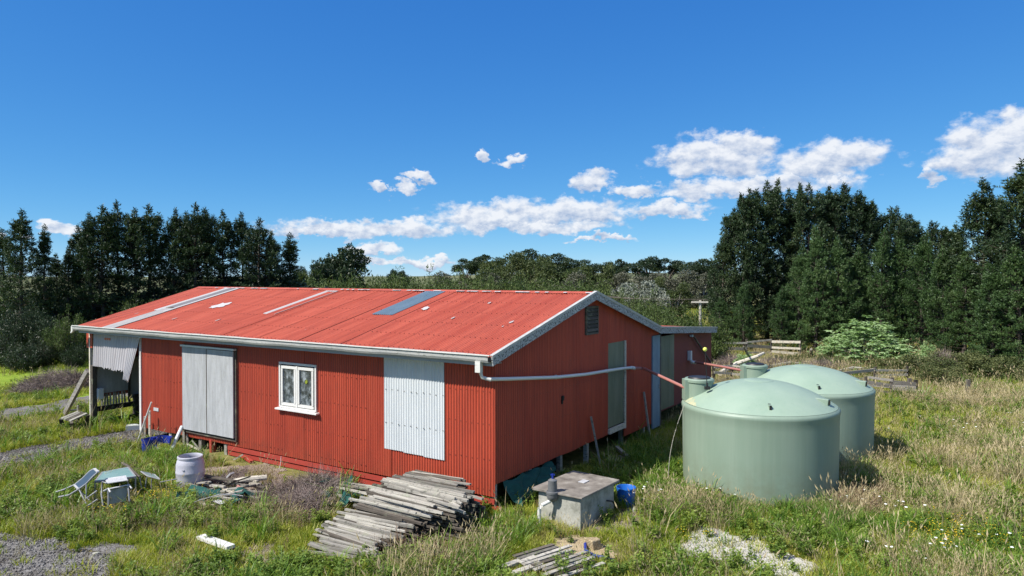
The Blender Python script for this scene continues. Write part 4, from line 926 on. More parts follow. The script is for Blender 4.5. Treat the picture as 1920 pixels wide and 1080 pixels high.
uo = UNDER.build('plank_layers', M['dark_wood'], ts); uo['kind'] = 'stuff'; uo['label'] = 'lower layers of battens inside the stack, darkened as shade'  # dark wood puts the shade of the stack's lower layers into their colour
# stray boards
def stray(px0, py0, px1, py1, label, z0=.05, z1=.05, mat='pale_wood', w=.12, h=.04, cat='board', name='board', group=None, shape='bar'):
    a = gnd(px0, py0, z0); b = gnd(px1, py1, z1)
    mb = MB().bar(a, b, w, h) if shape == 'bar' else MB().tube([a, a.lerp(b, .5) + Vector((0, 0, .02)), b], w, 8)
    o = mb.build(name, M[mat], None); tag(o, label, cat, group); return o
stray(376, 1006, 433, 1026, 'white painted plank lying alone in the grass near the bottom edge', .12, .13, mat='white_paint', w=.17, h=.06)
stray(430, 905, 500, 895, 'thick split log lying right of the barrel', .16, .2, 'pale_wood', .07, name='log', cat='log', shape='t')
stray(398, 896, 452, 900, 'dark flat board right behind the barrel', .12, .1, 'dark_wood', .1)
stray(410, 912, 440, 924, 'short pale offcut in the rubbish heap beside the log', .15, .1, 'pale_wood', .09)
stray(446, 912, 462, 926, 'short pink and white tube in the rubbish heap', .2, .12, 'brown_pvc', .035, name='tube', cat='tube', shape='t')
stray(340, 951, 412, 927, 'long thin bent rod leaning over the green shade cloth, left half', .04, .32, 'alu', .012, name='rod', cat='rod', shape='t')
stray(412, 927, 456, 930, 'long thin rod lying flat over the green shade cloth, right half', .32, .28, 'alu', .012, name='rod', cat='rod', shape='t')
stray(414, 933, 455, 938, 'narrow dark strip below the thin rod on the heap', .2, .18, 'wood', .06)
stray(342, 932, 372, 928, 'broken grey board at the foot of the barrel, left', .06, .08, 'wood', .12)
stray(360, 937, 378, 930, 'pale broken board end in front of the barrel', .06, .1, 'pale_wood', .12)
stray(425, 898, 435, 887, 'small white tile standing at the back of the rubbish heap', .14, .3, 'white_alu', .14)
stray(400, 920, 470, 893, 'dark thin branch leaning across the rubbish heap', .1, .35, 'dark_wood', .018, name='branch', cat='branch', shape='t')
stray(404, 938, 420, 944, 'scrap of white paper on the green shade cloth', .24, .24, 'white_alu', .14, .01, name='paper_scrap', cat='paper')
stray(385, 905, 430, 915, 'long dark board in the middle of the rubbish heap', .1, .14, 'dark_wood', .08)
stray(380, 925, 420, 908, 'crossed grey stick in the middle of the rubbish heap', .12, .2, 'wood', .03)
stray(438, 862, 456, 852, 'thin pale stick propped on the red skirting board', .05, .2, 'pale_wood', .03)
stray(455, 855, 472, 866, 'short red painted offcut below the skirting board', .1, .05, 'red_board', .1, .06)
stray(352, 833, 376, 845, 'pale lath leaning under the red wall', .15, .05, 'pale_wood', .05, .03)
stray(360, 826, 380, 850, 'thin grey lath beside the piles under the red wall', .3, .02, 'wood', .03, .03)
for (a_, b_, c_, d_, e_, f_, m_, l_) in ((345, 905, 400, 925, .22, .12, 'wood', 'long grey board slanting right from the barrel foot'), (375, 890, 440, 902, .28, .30, 'dark_wood', 'dark board lying across the back of the rubbish heap'), (395, 935, 455, 920, .15, .32, 'wood', 'grey board rising to the right in the rubbish heap'), (430, 918, 478, 908, .22, .18, 'pale_wood', 'bleached board at the right end of the rubbish heap'), (352, 940, 400, 948, .1, .12, 'pale_wood', 'bleached board lying in front of the barrel'), (418, 930, 470, 945, .2, .08, 'dark_wood', 'dark board sloping down at the right front of the heap')): stray(a_, b_, c_, d_, l_, e_, f_, m_, .11, .03)
for k in range(34):
    px = rnd.uniform(350, 480); py = rnd.uniform(893, 940); L = rnd.uniform(15, 40); a_ = rnd.uniform(-.3, .5)
    stray(px, py, px + L * math.cos(a_), py + L * .4 * math.sin(a_), ('%s scrap of wood %s' % (rnd.choice(['broken', 'rotten', 'split']), 'nearest the barrel foot' if px < 400 else 'in the middle of the rubbish heap' if px < 440 else 'at the right end of the rubbish heap')), rnd.uniform(.06, .22), rnd.uniform(.06, .26), rnd.choice(['wood', 'dark_wood', 'pale_wood']), rnd.uniform(.03, .11), .03, 'wood scrap', 'wood_scrap', 'wood scraps in the rubbish heap by the barrel')
for k, (px, py) in enumerate([(300, 1062), (395, 985), (408, 988), (452, 1004), (470, 1012), (148, 878), (180, 1041)]):
    p = gnd(px, py); o = MB().lathe([(.001, -.02), (.07, -.01), (.085, .025), (.05, .06), (.001, .065)], 9).build('rock', M['concrete'], None)
    o.location = p; o.scale = (rnd.uniform(.7, 1.3), rnd.uniform(.7, 1.2), rnd.uniform(.6, 1)); o.rotation_euler = (rnd.random() * .5, rnd.random() * .5, rnd.random() * 6)
    tag(o, ['pale stone in the grass at the bottom, left of the white plank', 'left one of two pale lumps above the white plank', 'right one of two pale lumps above the white plank', 'small stone right of the white plank', 'stone farthest right of the white plank', 'pale stone beside the gravel path left of the chairs', 'pale stone at the edge of the gravel yard'][k], 'rock')
for (a_, b_, c_, d_, l_) in ((935, 1066, 1000, 1042, 'pale grey board left of the broken pallet, farther one'), (960, 1076, 1015, 1056, 'pale grey board left of the broken pallet, nearer one')): stray(a_, b_, c_, d_, l_, .08, .12, 'wood', .13)
# ------------------------------------------------------------ barrel
br = thing('plastic_barrel', 'open lavender grey plastic barrel with ribs among the rubbish', 'barrel', gnd(357, 917), 0)
bp = [(.001, 0), (.25, 0), (.275, .03), (.285, .07), (.275, .09), (.29, .11), (.315, .30), (.318, .40), (.325, .415), (.325, .45), (.318, .465), (.315, .60), (.295, .70), (.275, .73), (.27, .75), (.285, .76), (.285, .80), (.262, .81), (.255, .80), (.252, .72), (.28, .62), (.29, .4), (.25, .05), (.001, .04)]
MB().lathe(bp, 44).build('barrel_body', M['barrel'], br, True)
MB().lathe([(.268, .60), (.310, .602), (.312, .628), (.30, .632)], 44).build('rim_ring', M['barrel'], br, True)
MB().box((-.02, -.318, .53), (.04, .02, .03)).build('bung', M['barrel'], br)
MB().lathe([(.001, .12), (.26, .12)], 32).build('dark_water', M['black'], br)
# blue broken tub and poles by the wall
tb = thing('broken_tub', 'dark blue split plastic tub in the grass below the red wall', 'tub', gnd(288, 850), 0); tb.scale = (.86, .86, .86)
def half_tub(a0, a1, r, h, c):
    V = []; n = 16
    for i in range(n + 1):
        a = a0 + (a1 - a0) * i / n
        for rr, z in ((r * .85, 0), (r, h + .015 * math.sin(i * .7)), (r - .012, h + .015 * math.sin(i * .7)), (r * .85 - .012, 0)): V.append((c[0] + rr * math.cos(a), c[1] + rr * math.sin(a), z + c[2]))
    return MB().add(V, [(i * 4 + j, i * 4 + 4 + j, i * 4 + 4 + (j + 1) % 4, i * 4 + (j + 1) % 4) for i in range(n) for j in range(4)])
half_tub(R(20), R(340), .25, .50, (-.14, 0, 0)).build('tub_shell', M['dark_blue_plastic'], tb, True)
half_tub(R(-10), R(190), .30, .26, (.25, .10, .26)).build('tub_piece', M['dark_blue_plastic'], tb, True)
MB().box((.2, -.18, .2), (.18, .02, .07)).build('tub_label', M['white_alu'], tb)
stray(256, 834, 284, 754, 'long thin white pole leaning against the left end of the red wall', .02, 1.35, 'white_pvc', .022, name='pole', cat='pole', shape='t')
for (px, py, h, mt_, lb) in ((272, 826, .75, 'wood', 'short grey stake at the left end of the red wall'), (281, 828, .95, 'pale_wood', 'taller yellowish stake at the left end of the red wall'), (345, 838, .55, 'wood', 'stout stake under the wall right of the grey pipe'), (352, 838, .4, 'wood', 'thin short stake under the wall beside the stout stake')):
    p = gnd(px, py); o = MB().bar(p - Vector((0, 0, .1)), p + Vector((0, 0, h)), .06, .06).build('stake', M[mt_], None); tag(o, lb, 'stake')
p = gnd(318, 852); o = MB().tube([p, shed_pt(-11.15, -.12, .62)], .05, 12).build('pipe', M['galv'], None, True); tag(o, 'short grey pipe propped against the wall beside the blue tub', 'pipe')
# white wire looping over the skirting
pipe_world('thin white wire dangling in front of the red skirting boards', [shed_pt(-6.85, -.03, .3), shed_pt(-6.8, -.08, .15), shed_pt(-6.72, -.2, .02), shed_pt(-6.75, -.35, .02)], .006, M['white_alu'], 'wire', 'wire')
# ------------------------------------------------------------ patio furniture
def curve_chair(root, pts, half, fabric_rng, mat_frame, mat_fab):
    pass
def chair_a():
    c = gnd(165, 945); t = thing('patio_chair', 'tipped aluminium chair with a curved dark blue sling back, left of the table', 'chair', c, 0)
    # two curved rails from near lower left to upper right
    def rail(px):
        return [at(a, b, d) - c for (a, b, d) in px]
    r1 = rail([(104, 923, 15.85), (120, 918, 15.85), (140, 909, 15.80), (155, 897, 15.75), (168, 884, 15.75), (177, 879, 15.75)])
    r2 = rail([(110, 932, 15.25), (130, 928, 15.25), (148, 917, 15.20), (162, 907, 15.15), (175, 893, 15.15), (184, 885, 15.15)])
    MB().tube(r1, .020, 8).build('rail', M['alu'], t, True); MB().tube(r2, .020, 8).build('rail', M['alu'], t, True)
    V = []; n = 5
    for i in range(2, 6): V += [r1[i] + Vector((0, 0, .01)), r2[i] + Vector((0, 0, .01))]
    MB().add(V, [(0, 1, 3, 2), (2, 3, 5, 4), (4, 5, 7, 6)]).build('sling', M['blue_fabric'], t)
    MB().bar(r1[2], r2[2], .05, .03).bar(r1[5], r2[5], .05, .03).build('cross_rail', M['white_alu'], t)
    g = Vector((0, 0, 0))
    for (a, b) in ((r1[2], at(168, 938, 15.65) - c), (r2[2], at(162, 945, 15.05) - c), (r2[3], at(161, 935, 15.05) - c), (at(161, 935, 15.05) - c, at(182, 920, 15.15) - c), (at(162, 950, 14.95) - c, at(183, 936, 15.05) - c)):
        MB().tube([a, b], .014, 8).build('leg', M['alu'], t, True)
chair_a()
def patio_table():
    c = gnd(215, 940); t = thing('patio_table', 'low patio table with a dusty teal glass top', 'table', c, 0)
    P = [at(a, b, d) - c for (a, b, d) in ((178, 903, 15.7), (254, 893, 16.1), (240, 876, 17.0), (192, 885, 16.8))]
    zt_ = sum(p.z for p in P) / 4
    P = [Vector((p.x, p.y, p.z)) for p in P]
    V = P + [p - Vector((0, 0, .02)) for p in P]
    MB().add(V, [(0, 1, 2, 3), (7, 6, 5, 4), (0, 4, 5, 1), (1, 5, 6, 2), (2, 6, 7, 3), (3, 7, 4, 0)]).build('table_top', M['teal_glass'], t)
    for i in range(4):
        MB().bar(P[i] - Vector((0, 0, .012)), P[(i + 1) % 4] - Vector((0, 0, .012)), .035, .035).build('top_frame', M['alu'], t)
        q = P[i]; MB().tube([q, Vector((q.x, q.y, -.05))], .016, 8).build('leg', M['alu'], t, True)
patio_table()
def chair_b():
    c = gnd(222, 950); t = thing('patio_chair', 'white framed chair lying on its back in front of the teal table', 'chair', c, 0)
    A = [at(a, b, d) - c for (a, b, d) in ((200, 906, 15.0), (239, 900, 15.0), (236, 891, 15.3), (197, 897, 15.3))]
    for k in range(4):
        s = k / 4 + .02; e = s + .21
        V = [A[0].lerp(A[3], s), A[1].lerp(A[2], s), A[1].lerp(A[2], e), A[0].lerp(A[3], e)]; V += [v - Vector((0, 0, .015)) for v in V]
        MB().add(V, [(0, 1, 2, 3), (7, 6, 5, 4), (0, 4, 5, 1), (1, 5, 6, 2), (2, 6, 7, 3), (3, 7, 4, 0)]).build('slat', M['white_alu'], t)
    MB().tube([A[0], at(192, 903, 15.1) - c, at(190, 925, 15.0) - c, at(193, 948, 14.9) - c], .016, 8).build('leg', M['alu'], t, True)
    MB().tube([A[1], at(240, 908, 15.1) - c, at(243, 940, 15.0) - c], .016, 8).build('leg', M['alu'], t, True)
    MB().tube([at(194, 921, 14.95) - c, at(203, 916, 15.0) - c, at(207, 923, 14.9) - c], .018, 8).build('arm', M['white_alu'], t, True)
    MB().tube([at(203, 917, 15.0) - c, at(242, 909, 15.1) - c, at(247, 916, 15.0) - c], .016, 8).build('arm', M['white_alu'], t, True)
    MB().tube([at(203, 916, 15.0) - c, at(203, 948, 14.9) - c], .012, 8).build('leg', M['alu'], t, True)
    V = [at(a, b, d) - c for (a, b, d) in ((200, 920, 15.05), (240, 912, 15.15), (236, 940, 15.2), (204, 946, 15.1))]
    MB().add(V, [(0, 1, 2, 3)]).build('sling', M['ply'], t)
chair_b()
def chair_c():
    c = gnd(280, 905); t = thing('patio_chair', 'collapsed lounge chair with teal fabric right of the table', 'chair', c, 0)
    P = [at(a, b, d) - c for (a, b, d) in ((264, 884, 16.9), (277, 893, 16.4), (300, 899, 16.4), (290, 890, 17.0))]
    MB().add(P, [(0, 1, 2, 3)]).build('sling', M['teal_glass'], t)
    MB().tube([P[0], P[1], P[2]], .014, 8).tube([P[2], P[3], P[0]], .014, 8).build('frame', M['alu'], t, True)
    MB().tube([at(229, 868, 17.3) - c, at(240, 874, 17.1) - c, at(252, 886, 16.7) - c, at(262, 895, 16.5) - c], .03, 8).build('folded_back', M['dark_wood'], t, True)
    for (a, b) in (((284, 898), (284, 920)), ((262, 896), (266, 918)), ((275, 896), (272, 915))):
        MB().tube([at(*a, 16.4) - c, at(*b, 16.4) - c], .013, 8).build('leg', M['alu'], t, True)
    MB().tube([at(300, 904, 16.3) - c, at(332, 898, 16.5) - c], .012, 8).build('rail', M['alu'], t, True)
chair_c()
# ------------------------------------------------------------ trestle, box at the left end
def trestle():
    c = gnd(140, 798); t = thing('timber_steps', 'rough grey timber platform on short legs beside the raking prop', 'trestle', c, 0)
    P = [at(a, b, d) - c for (a, b, d) in ((114, 783, 23.4), (134, 789, 22.9), (165, 775, 23.4), (146, 770, 24.0))]
    for k in range(4):
        s = k / 4; e = s + .2; V = [P[0].lerp(P[1], s), P[3].lerp(P[2], s), P[3].lerp(P[2], e), P[0].lerp(P[1], e)]; V += [v - Vector((0, 0, .04)) for v in V]
        MB().add(V, [(0, 3, 2, 1), (7, 4, 5, 6), (0, 4, 7, 3), (3, 7, 6, 2), (2, 6, 5, 1), (1, 5, 4, 0)]).build('plank', M['wood'] if k != 2 else M['dark_wood'], t)
    for p in P: MB().bar(Vector((p.x * .8, p.y * .8, -.05)), Vector((p.x, p.y, p.z - .05)), .09, .09).build('leg', M['dark_wood'], t)
    MB().bar(at(120, 770, 25) - c, at(148, 768, 25) - c, .12, .04).build('plank', M['wood'], t)
    MB().bar(at(147, 790, 24.5) - c, at(146, 760, 24.5) - c, .06, .05).build('post', M['wood'], t)
trestle()
c = gnd(250, 806); o = MB().box((0, 0, .16), (.42, .3, .02)).box((0, -.15, .08), (.42, .015, .18)).box((-.2, 0, .08), (.015, .3, .18)).box((.2, 0, .08), (.015, .3, .18)).build('tin_box', M['galv'], None)
o.location = c; o.rotation_euler = (0, 0, .4); tag(o, 'small pale metal box lying in the grass under the open bay', 'box')

# ------------------------------------------------------------ foliage builders
def bulge_profile(t, kind):
    if kind == 'pine': return (1 - t) ** 0.62 * (0.35 + 0.65 * min(1, t * 4 + .2))
    return 1
def pine_proto(seed, H=10.0, Rr=2.2, base=0.18, cone=0.62, dens=1.0, candles=4, needle=.17, big=1.0):
    rg = np.random.default_rng(seed); tr = MB(); SP = []; SD = []
    trunk = [(0, 0, 0)]; 
    for i in range(1, 9): trunk.append((rg.normal(0, .05), rg.normal(0, .05), H * i / 8 * .985))
    tr.tube(trunk, .1, 7, rs=[.16 * (1 - i / 8.6) + .012 for i in range(9)])
    z = H * base; leaders = [(0, 0, H)]
    lob = rg.uniform(.65, 1.15, 24)
    while z < H * .97:
        t = (z / H - base) / (1 - base); rad = Rr * ((1 - t) ** cone) * (0.55 + .45 * min(1, t * 3.5))
        nb = rg.integers(4, 7)
        for b in range(nb):
            a = rg.uniform(0, 2 * PI); L = max(.25, rad * rg.uniform(.62, 1.12) * lob[int(a / (2 * PI) * 8) % 8 + 8 * int(t * 2.9)])
            rise = rg.uniform(.15, .55) + .5 * t; steps = max(3, int(L / .3)); p = np.array([0, 0, z]); pts = [tuple(p)]
            d = np.array([math.cos(a), math.sin(a), rise * .5 - .12 * (1 - t)])
            for s in range(steps):
                d[2] += rise * .16; d[:2] += rg.normal(0, .07, 2); dd = d / np.linalg.norm(d); p = p + dd * L / steps; pts.append(tuple(p))
                if s >= steps * .22:
                    for q in range(max(1, int(round(2.3 * dens)))):
                        sd = rg.normal(0, 1, 3); sd -= dd * sd.dot(dd) * .5; sd[2] = abs(sd[2]) * .6; sd = sd / np.linalg.norm(sd)
                        l2 = rg.uniform(.08, .42) * (1 - .4 * s / steps) * big
                        SP.append(p + sd * l2); SD.append(sd * .7 + dd * .5 + np.array([0, 0, .55]))
            SP.append(p); SD.append(dd + np.array([0, 0, .8]))
            tr.tube(pts[::2] + ([pts[-1]] if len(pts) % 2 == 0 else []), .02, 3, False, rs=list(np.linspace(.035, .008, len(pts[::2]) + (1 if len(pts) % 2 == 0 else 0))))
        z += rg.uniform(.22, .42) * H / 10
    # leaders and candles: narrow spires standing clear of the crown
    for c in range(candles + 1):
        if c == 0: x, y, z0, z1, w0 = 0, 0, H * .80, H * 1.07, .40
        else:
            a = rg.uniform(0, 2 * PI); q = rg.uniform(.15, .62); rr = q * Rr; x, y = rr * math.cos(a), rr * math.sin(a); z0 = H * (base + (1 - base) * (1 - q ** (1 / cone)) ) * rg.uniform(.84, .95); z1 = z0 + H * rg.uniform(.13, .21); w0 = rg.uniform(.24, .36)
        tr.tube([(x * .6, y * .6, z0 - .5), (x, y, z1)], .02, 3, False)
        zz = z0
        while zz < z1 - .25:
            f = 1 - (zz - z0) / (z1 - z0)
            for q in range(4):
                a = rg.uniform(0, 2 * PI); l2 = (w0 * f ** .8 + .02) * rg.uniform(.5, 1.1)
                SP.append(np.array([x + l2 * math.cos(a), y + l2 * math.sin(a), zz + .1])); SD.append(np.array([math.cos(a) * .35, math.sin(a) * .35, 1.0]))
            zz += .17
        for q in range(3): SP.append(np.array([x, y, z1 - .12 * q])); SD.append(np.array([0, 0, 1.0]))
    P = np.array(SP); D = unit(np.array(SD)); k = 11
    Pn = np.repeat(P, k, 0); Dn = np.repeat(D, k, 0); s = rg.uniform(-.03, .27, len(Pn)).reshape(-1, 1)
    side = unit(np.cross(Dn, rg.normal(size=Dn.shape))); nd = Dn * rg.uniform(.35, 1.0, (len(Pn), 1)) + side * .75
    V = leaf_quads(Pn + Dn * s, nd, rg.uniform(.7, 1.25, len(Pn)) * needle, np.full(len(Pn), needle * .26), rg)
    tint = np.clip(np.repeat(rg.uniform(.1, .9, len(P)), k) * .7 + rg.uniform(0, .3, len(Pn)), 0, 1)
    return np_mesh('crown', V, 4, tint), tr.mesh('trunk')
def blob_proto(seed, H, Rr, nlobe, nleaf, leaf, trunk_h=0.3, flat=.75, mb_trunk=True, up=.3, lobe_r=(.28, .45), shell=.82, zmin=None, gap=False):
    rg = np.random.default_rng(seed); lobes = []
    z0 = H * trunk_h
    for i in range(nlobe):
        a = rg.uniform(0, 2 * PI); r = Rr * math.sqrt(rg.uniform(0, .75)); t = rg.uniform(0, 1)
        zz = z0 + (H - z0) * (t * (.9 - .35 * (r / Rr) ** 2)); lr = Rr * rg.uniform(*lobe_r)
        lobes.append((r * math.cos(a), r * math.sin(a), min(zz, H - lr * flat * .8), lr))
    L = np.array(lobes); w = L[:, 3] ** 2; idx = rg.choice(len(L), nleaf, p=w / w.sum())
    n = unit(rg.normal(size=(nleaf, 3)) + np.array([0, 0, up])); rad = L[idx, 3] * np.where(rg.random(nleaf) < .75, rg.uniform(shell, 1.05, nleaf), rg.uniform(.3, shell, nleaf))
    rad = rad * (0.85 + .3 * np.sin(n[:, 0] * 5 + idx) * np.sin(n[:, 2] * 6 + idx * 2))
    P = L[idx, :3] + n * rad[:, None] * np.array([1, 1, flat]); P = P[P[:, 2] > (zmin if zmin is not None else -.1)]; n2 = n[:len(P)]
    m = len(P); D = unit(rg.normal(size=(m, 3)) * .9 + n2 * .6 + np.array([0, 0, up]))
    V = leaf_quads(P, D, rg.uniform(.6, 1.3, m) * leaf, rg.uniform(.45, .75, m) * leaf, rg, 0.6)
    tr = MB(); top = (0, 0, H * .62)
    tr.tube([(0, 0, -.1), (rg.normal(0, .05 * Rr), rg.normal(0, .05 * Rr), H * trunk_h * .7), top], .1, 7, rs=[.035 * H ** .9 + .02, .028 * H ** .9, .012 * H])
    for i in range(min(nlobe, 14)):
        x, y, z, lr = lobes[i]; b = max(.1, z * .45); tr.tube([(0, 0, b * .8), (x * .45, y * .45, (b + z) * .52), (x * .95, y * .95, z + lr * .1)], .03, 4, False, rs=[.016 * H, .010 * H, .004 * H])
    return np_mesh('crown', V, 4, rg.uniform(0, 1, m) * .8 + .2 * rg.random()), tr.mesh('trunk')
def spray_proto(seed, H, Rr, nst, leaf=.10, wid=.02, lean=.35, per=26):
    """upright feathery shrub (manuka, gorse): many rising stems clothed in small leaves"""
    rg = np.random.default_rng(seed); tr = MB(); P = []; D = []
    for i in range(nst):
        a = rg.uniform(0, 2 * PI); r = Rr * math.sqrt(rg.uniform(0, 1)) ; h = H * (1 - .55 * (r / Rr) ** 2) * rg.uniform(.7, 1.08)
        x1, y1 = r * math.cos(a), r * math.sin(a); x0, y0 = x1 * (1 - lean) * .5, y1 * (1 - lean) * .5
        tr.tube([(x0, y0, 0), (x1 * .8, y1 * .8, h * .6), (x1, y1, h)], .01, 3, False, rs=[.03, .015, .004])
        for k in range(per):
            t = rg.uniform(.06, 1.02) ** .8; sp = .30 * (1.15 - t) * Rr ** .4 + .02; q = rg.normal(0, sp * .6, 3)
            P.append(np.array([x0 + (x1 - x0) * t + q[0], y0 + (y1 - y0) * t + q[1], h * t + q[2] * .5])); D.append([q[0] * 2, q[1] * 2, .5 + rg.random() * .8])
    P = np.array(P); P[:, 2] = np.maximum(P[:, 2], .02); k = 5; Pn = np.repeat(P, k, 0) + rg.normal(0, leaf * .6, (len(P) * k, 3)); Dn = unit(np.repeat(np.array(D), k, 0) + rg.normal(0, .6, (len(P) * k, 3)))
    V = leaf_quads(Pn, Dn, rg.uniform(.7, 1.4, len(Pn)) * leaf, np.full(len(Pn), wid), rg)
    return np_mesh('crown', V, 4, np.clip(np.repeat(rg.random(len(P)), k) * .6 + rg.random(len(Pn)) * .4, 0, 1)), tr.mesh('trunk')
def mat_copy(me, mat): m = me.copy(); m.materials.clear(); m.materials.append(mat); return m
TREEN = [0]
def plant(name, cat, label, loc, proto, sc, group, cmat, tmat, rz=None, sxy=None, crown='crown', trunk='trunk'):
    """proto: (crown mesh, trunk mesh); copies share their mesh data"""
    lean = rnd.uniform(-.035, .035) if name == 'pine_tree' else 0.0; fat = rnd.uniform(.82, 1.2) if name == 'pine_tree' else 1.0
    key = (proto[0].name, cmat.name)
    if key not in _cache: _cache[key] = (mat_copy(proto[0], cmat), mat_copy(proto[1], tmat))
    cm, tm = _cache[key]; loc = Vector(loc)
    t = thing(name, label, cat, (loc.x, loc.y, height(loc.x, loc.y).item() - .05), rz if rz is not None else rnd.uniform(0, 6.28), group)
    t.scale = ((sxy or sc) * fat, (sxy or sc) * fat, sc); t.rotation_euler[0] = lean; t.rotation_euler[1] = lean * .7
    for nme, me in ((crown, cm), (trunk, tm)):
        o = bpy.data.objects.new(nme, me); COL.objects.link(o); o.parent = t
    return t
_cache = {}
print('protos')
PINES = [pine_proto(1, base=.08, Rr=2.4, cone=.78, dens=1.3, needle=.2), pine_proto(2, base=.24, Rr=2.1, cone=.62, candles=7, dens=1.3, needle=.2), pine_proto(3, base=.14, Rr=1.8, cone=.75, candles=5, dens=1.3, needle=.2), pine_proto(4, base=.32, Rr=2.2, cone=.6, candles=7, dens=1.2, needle=.2), pine_proto(5, base=.05, Rr=1.3, cone=.7, candles=1, dens=1.3, needle=.19)]
FULL = [pine_proto(11, base=.03, Rr=3.0, cone=.42, dens=1.8, candles=9, needle=.20, big=1.25), pine_proto(12, base=.03, Rr=2.7, cone=.5, dens=1.8, candles=8, needle=.20, big=1.25), pine_proto(13, base=.02, Rr=2.4, cone=.62, dens=1.9, candles=8, needle=.19, big=1.2)]
def place_top(px, py, depth):
    p = at(px, py, depth); g = height(p.x, p.y).item(); return Vector((p.x, p.y, g)), (p.z - g + .05)
# left shelter belt
LP = [(10, 432, 47, 0, 1.15, 'dark pine cut by the left edge of the photo'), (35, 396, 45, 0, 1.1, 'tall broad pine with a candelabra top near the left edge'), (80, 424, 46, 4, 1.0, 'narrow pine with a single spire right of the broad left pine'),
      (108, 478, 48, 4, 1.3, 'short young pine in the gap between the left pines'), (128, 468, 47, 2, 1.0, 'small pine at the left foot of the main pine row'), (150, 425, 48, 0, 1.0, 'pine on the stepped left shoulder of the main row'), (170, 402, 47, 2, 1.2, 'pine with close set spires near the left of the main row'), (188, 388, 47, 1, 1.15, 'sharp topped pine left of the tallest pine'),
      (220, 381, 48, 1, 1.2, 'tallest pine of the main row behind the left roof end'), (252, 394, 48, 3, 1.1, 'pine with twin thin leaders right of the tallest pine'), (283, 388, 49, 1, 1.2, 'pine above the left roof corner, right of the twin leaders'), (322, 393, 49, 3, .95, 'pine with a bare slender trunk in the middle of the row'),
      (348, 400, 50, 2, 1.0, 'slim pine squeezed beside the round topped pine'), (365, 385, 49, 1, 1.25, 'round headed pine in the right half of the row'), (395, 394, 51, 3, 1.1, 'pine behind the round headed pine'), (422, 398, 50, 1, 1.1, 'pine with a dense top near the right of the row'), (455, 402, 51, 3, 1.1, 'pine with a leaning bushy head near the right end'),
      (483, 412, 50, 1, 1.15, 'pine with a lopsided top, second last of the row'), (508, 435, 51, 0, .95, 'low broad pine filling the right end of the row'), (541, 440, 52, 4, 1.15, 'last narrow pine standing apart at the right end')]
for (px, py, d, k, wf, lb) in LP:
    p, h = place_top(px, py, d); sc = h / 10.75; plant('pine_tree', 'pine tree', lb, p, PINES[k], sc, 'dark pines of the shelter belt behind the shed', M['pine'], M['bark'], sxy=sc * wf)
RP = [(1352, 442, 53, 2, 1.0, 'lower pine at the left foot of the big right grove'), (1378, 392, 53, 1, 1.1, 'pine on the left shoulder of the right grove'), (1408, 358, 53, 1, 1.05, 'pine with double top leaders at the left of the right grove'), (1440, 344, 54, 0, 1.2, 'tallest pine of the right grove with one sharp leader'), (1480, 358, 55, 0, 1.1, 'pine beside the tallest pine of the right grove'),
      (1512, 350, 54, 0, 1.15, 'broad pine in the middle of the right grove top'), (1552, 352, 54, 1, 1.15, 'pine with several leaders in the middle right of the grove'), (1585, 352, 55, 0, 1.1, 'pine with a high round shoulder right of centre in the grove'), (1625, 372, 55, 1, 1.1, 'pine where the grove top starts sloping down'), (1665, 392, 55, 0, 1.1, 'pine midway down the sloping right side of the grove'),
      (1710, 405, 56, 1, 1.1, 'pine low on the sloping right side of the grove'), (1752, 420, 57, 0, 1.1, 'pine at the dip of the grove skyline'), (1790, 424, 57, 1, 1.0, 'pine in the skyline dip before the right edge trees'),
      (1840, 350, 42, 2, 1.15, 'tall pine with a forked spiky head near the right edge'), (1876, 376, 43, 1, 1.0, 'pine between the two tallest right edge pines'), (1922, 308, 39, 2, 1.3, 'tallest pine cut by the right edge of the photo')]
for (px, py, d, k, wf, lb) in RP:
    p, h = place_top(px, py, d); sc = h / 10.75; plant('pine_tree', 'pine tree', lb, p, FULL[k], sc, 'big pines of the grove on the right', M['pine'], M['bark'], sxy=sc * wf)
YP = [(1395, 530, 48, 'young pine in front of the grove at its left end', 1.0), (1350, 560, 49, 'bushy young pine just right of the power pole', 1.2), (1500, 470, 47, 'young paler pine leaning out left of the front row', .85), (1532, 432, 46, 'tallest of the paler young pines in the front row', .8), (1572, 452, 46, 'paler young pine right of the tallest young one', .9), (1612, 468, 47, 'paler young pine in the middle of the front row', .95), (1655, 438, 46, 'paler young pine with long candles above the round shrub', .85),
      (1692, 455, 46, 'paler young pine right of the long candled one', .9), (1730, 445, 45, 'paler young pine below the skyline dip', .9), (1770, 470, 43, 'paler young pine left of the forked tall pine', 1.0), (1812, 480, 41, 'paler young pine at the foot of the forked tall pine', 1.1), (1862, 500, 38, 'bushy young pine second from the right edge', 1.2), (1912, 470, 37, 'bushy young pine at the right edge', 1.1), (1466, 540, 47, 'low young pine at the left end of the pale row', 1.0)]
for (px, py, d, lb, wf) in YP:
    p, h = place_top(px, py, d); sc = h / 10.75; plant('young_pine', 'pine tree', lb, p, FULL[2], sc, 'young paler pines in front of the right grove', M['pine_light'], M['bark'], sxy=max(sc * wf * 1.15, .42))
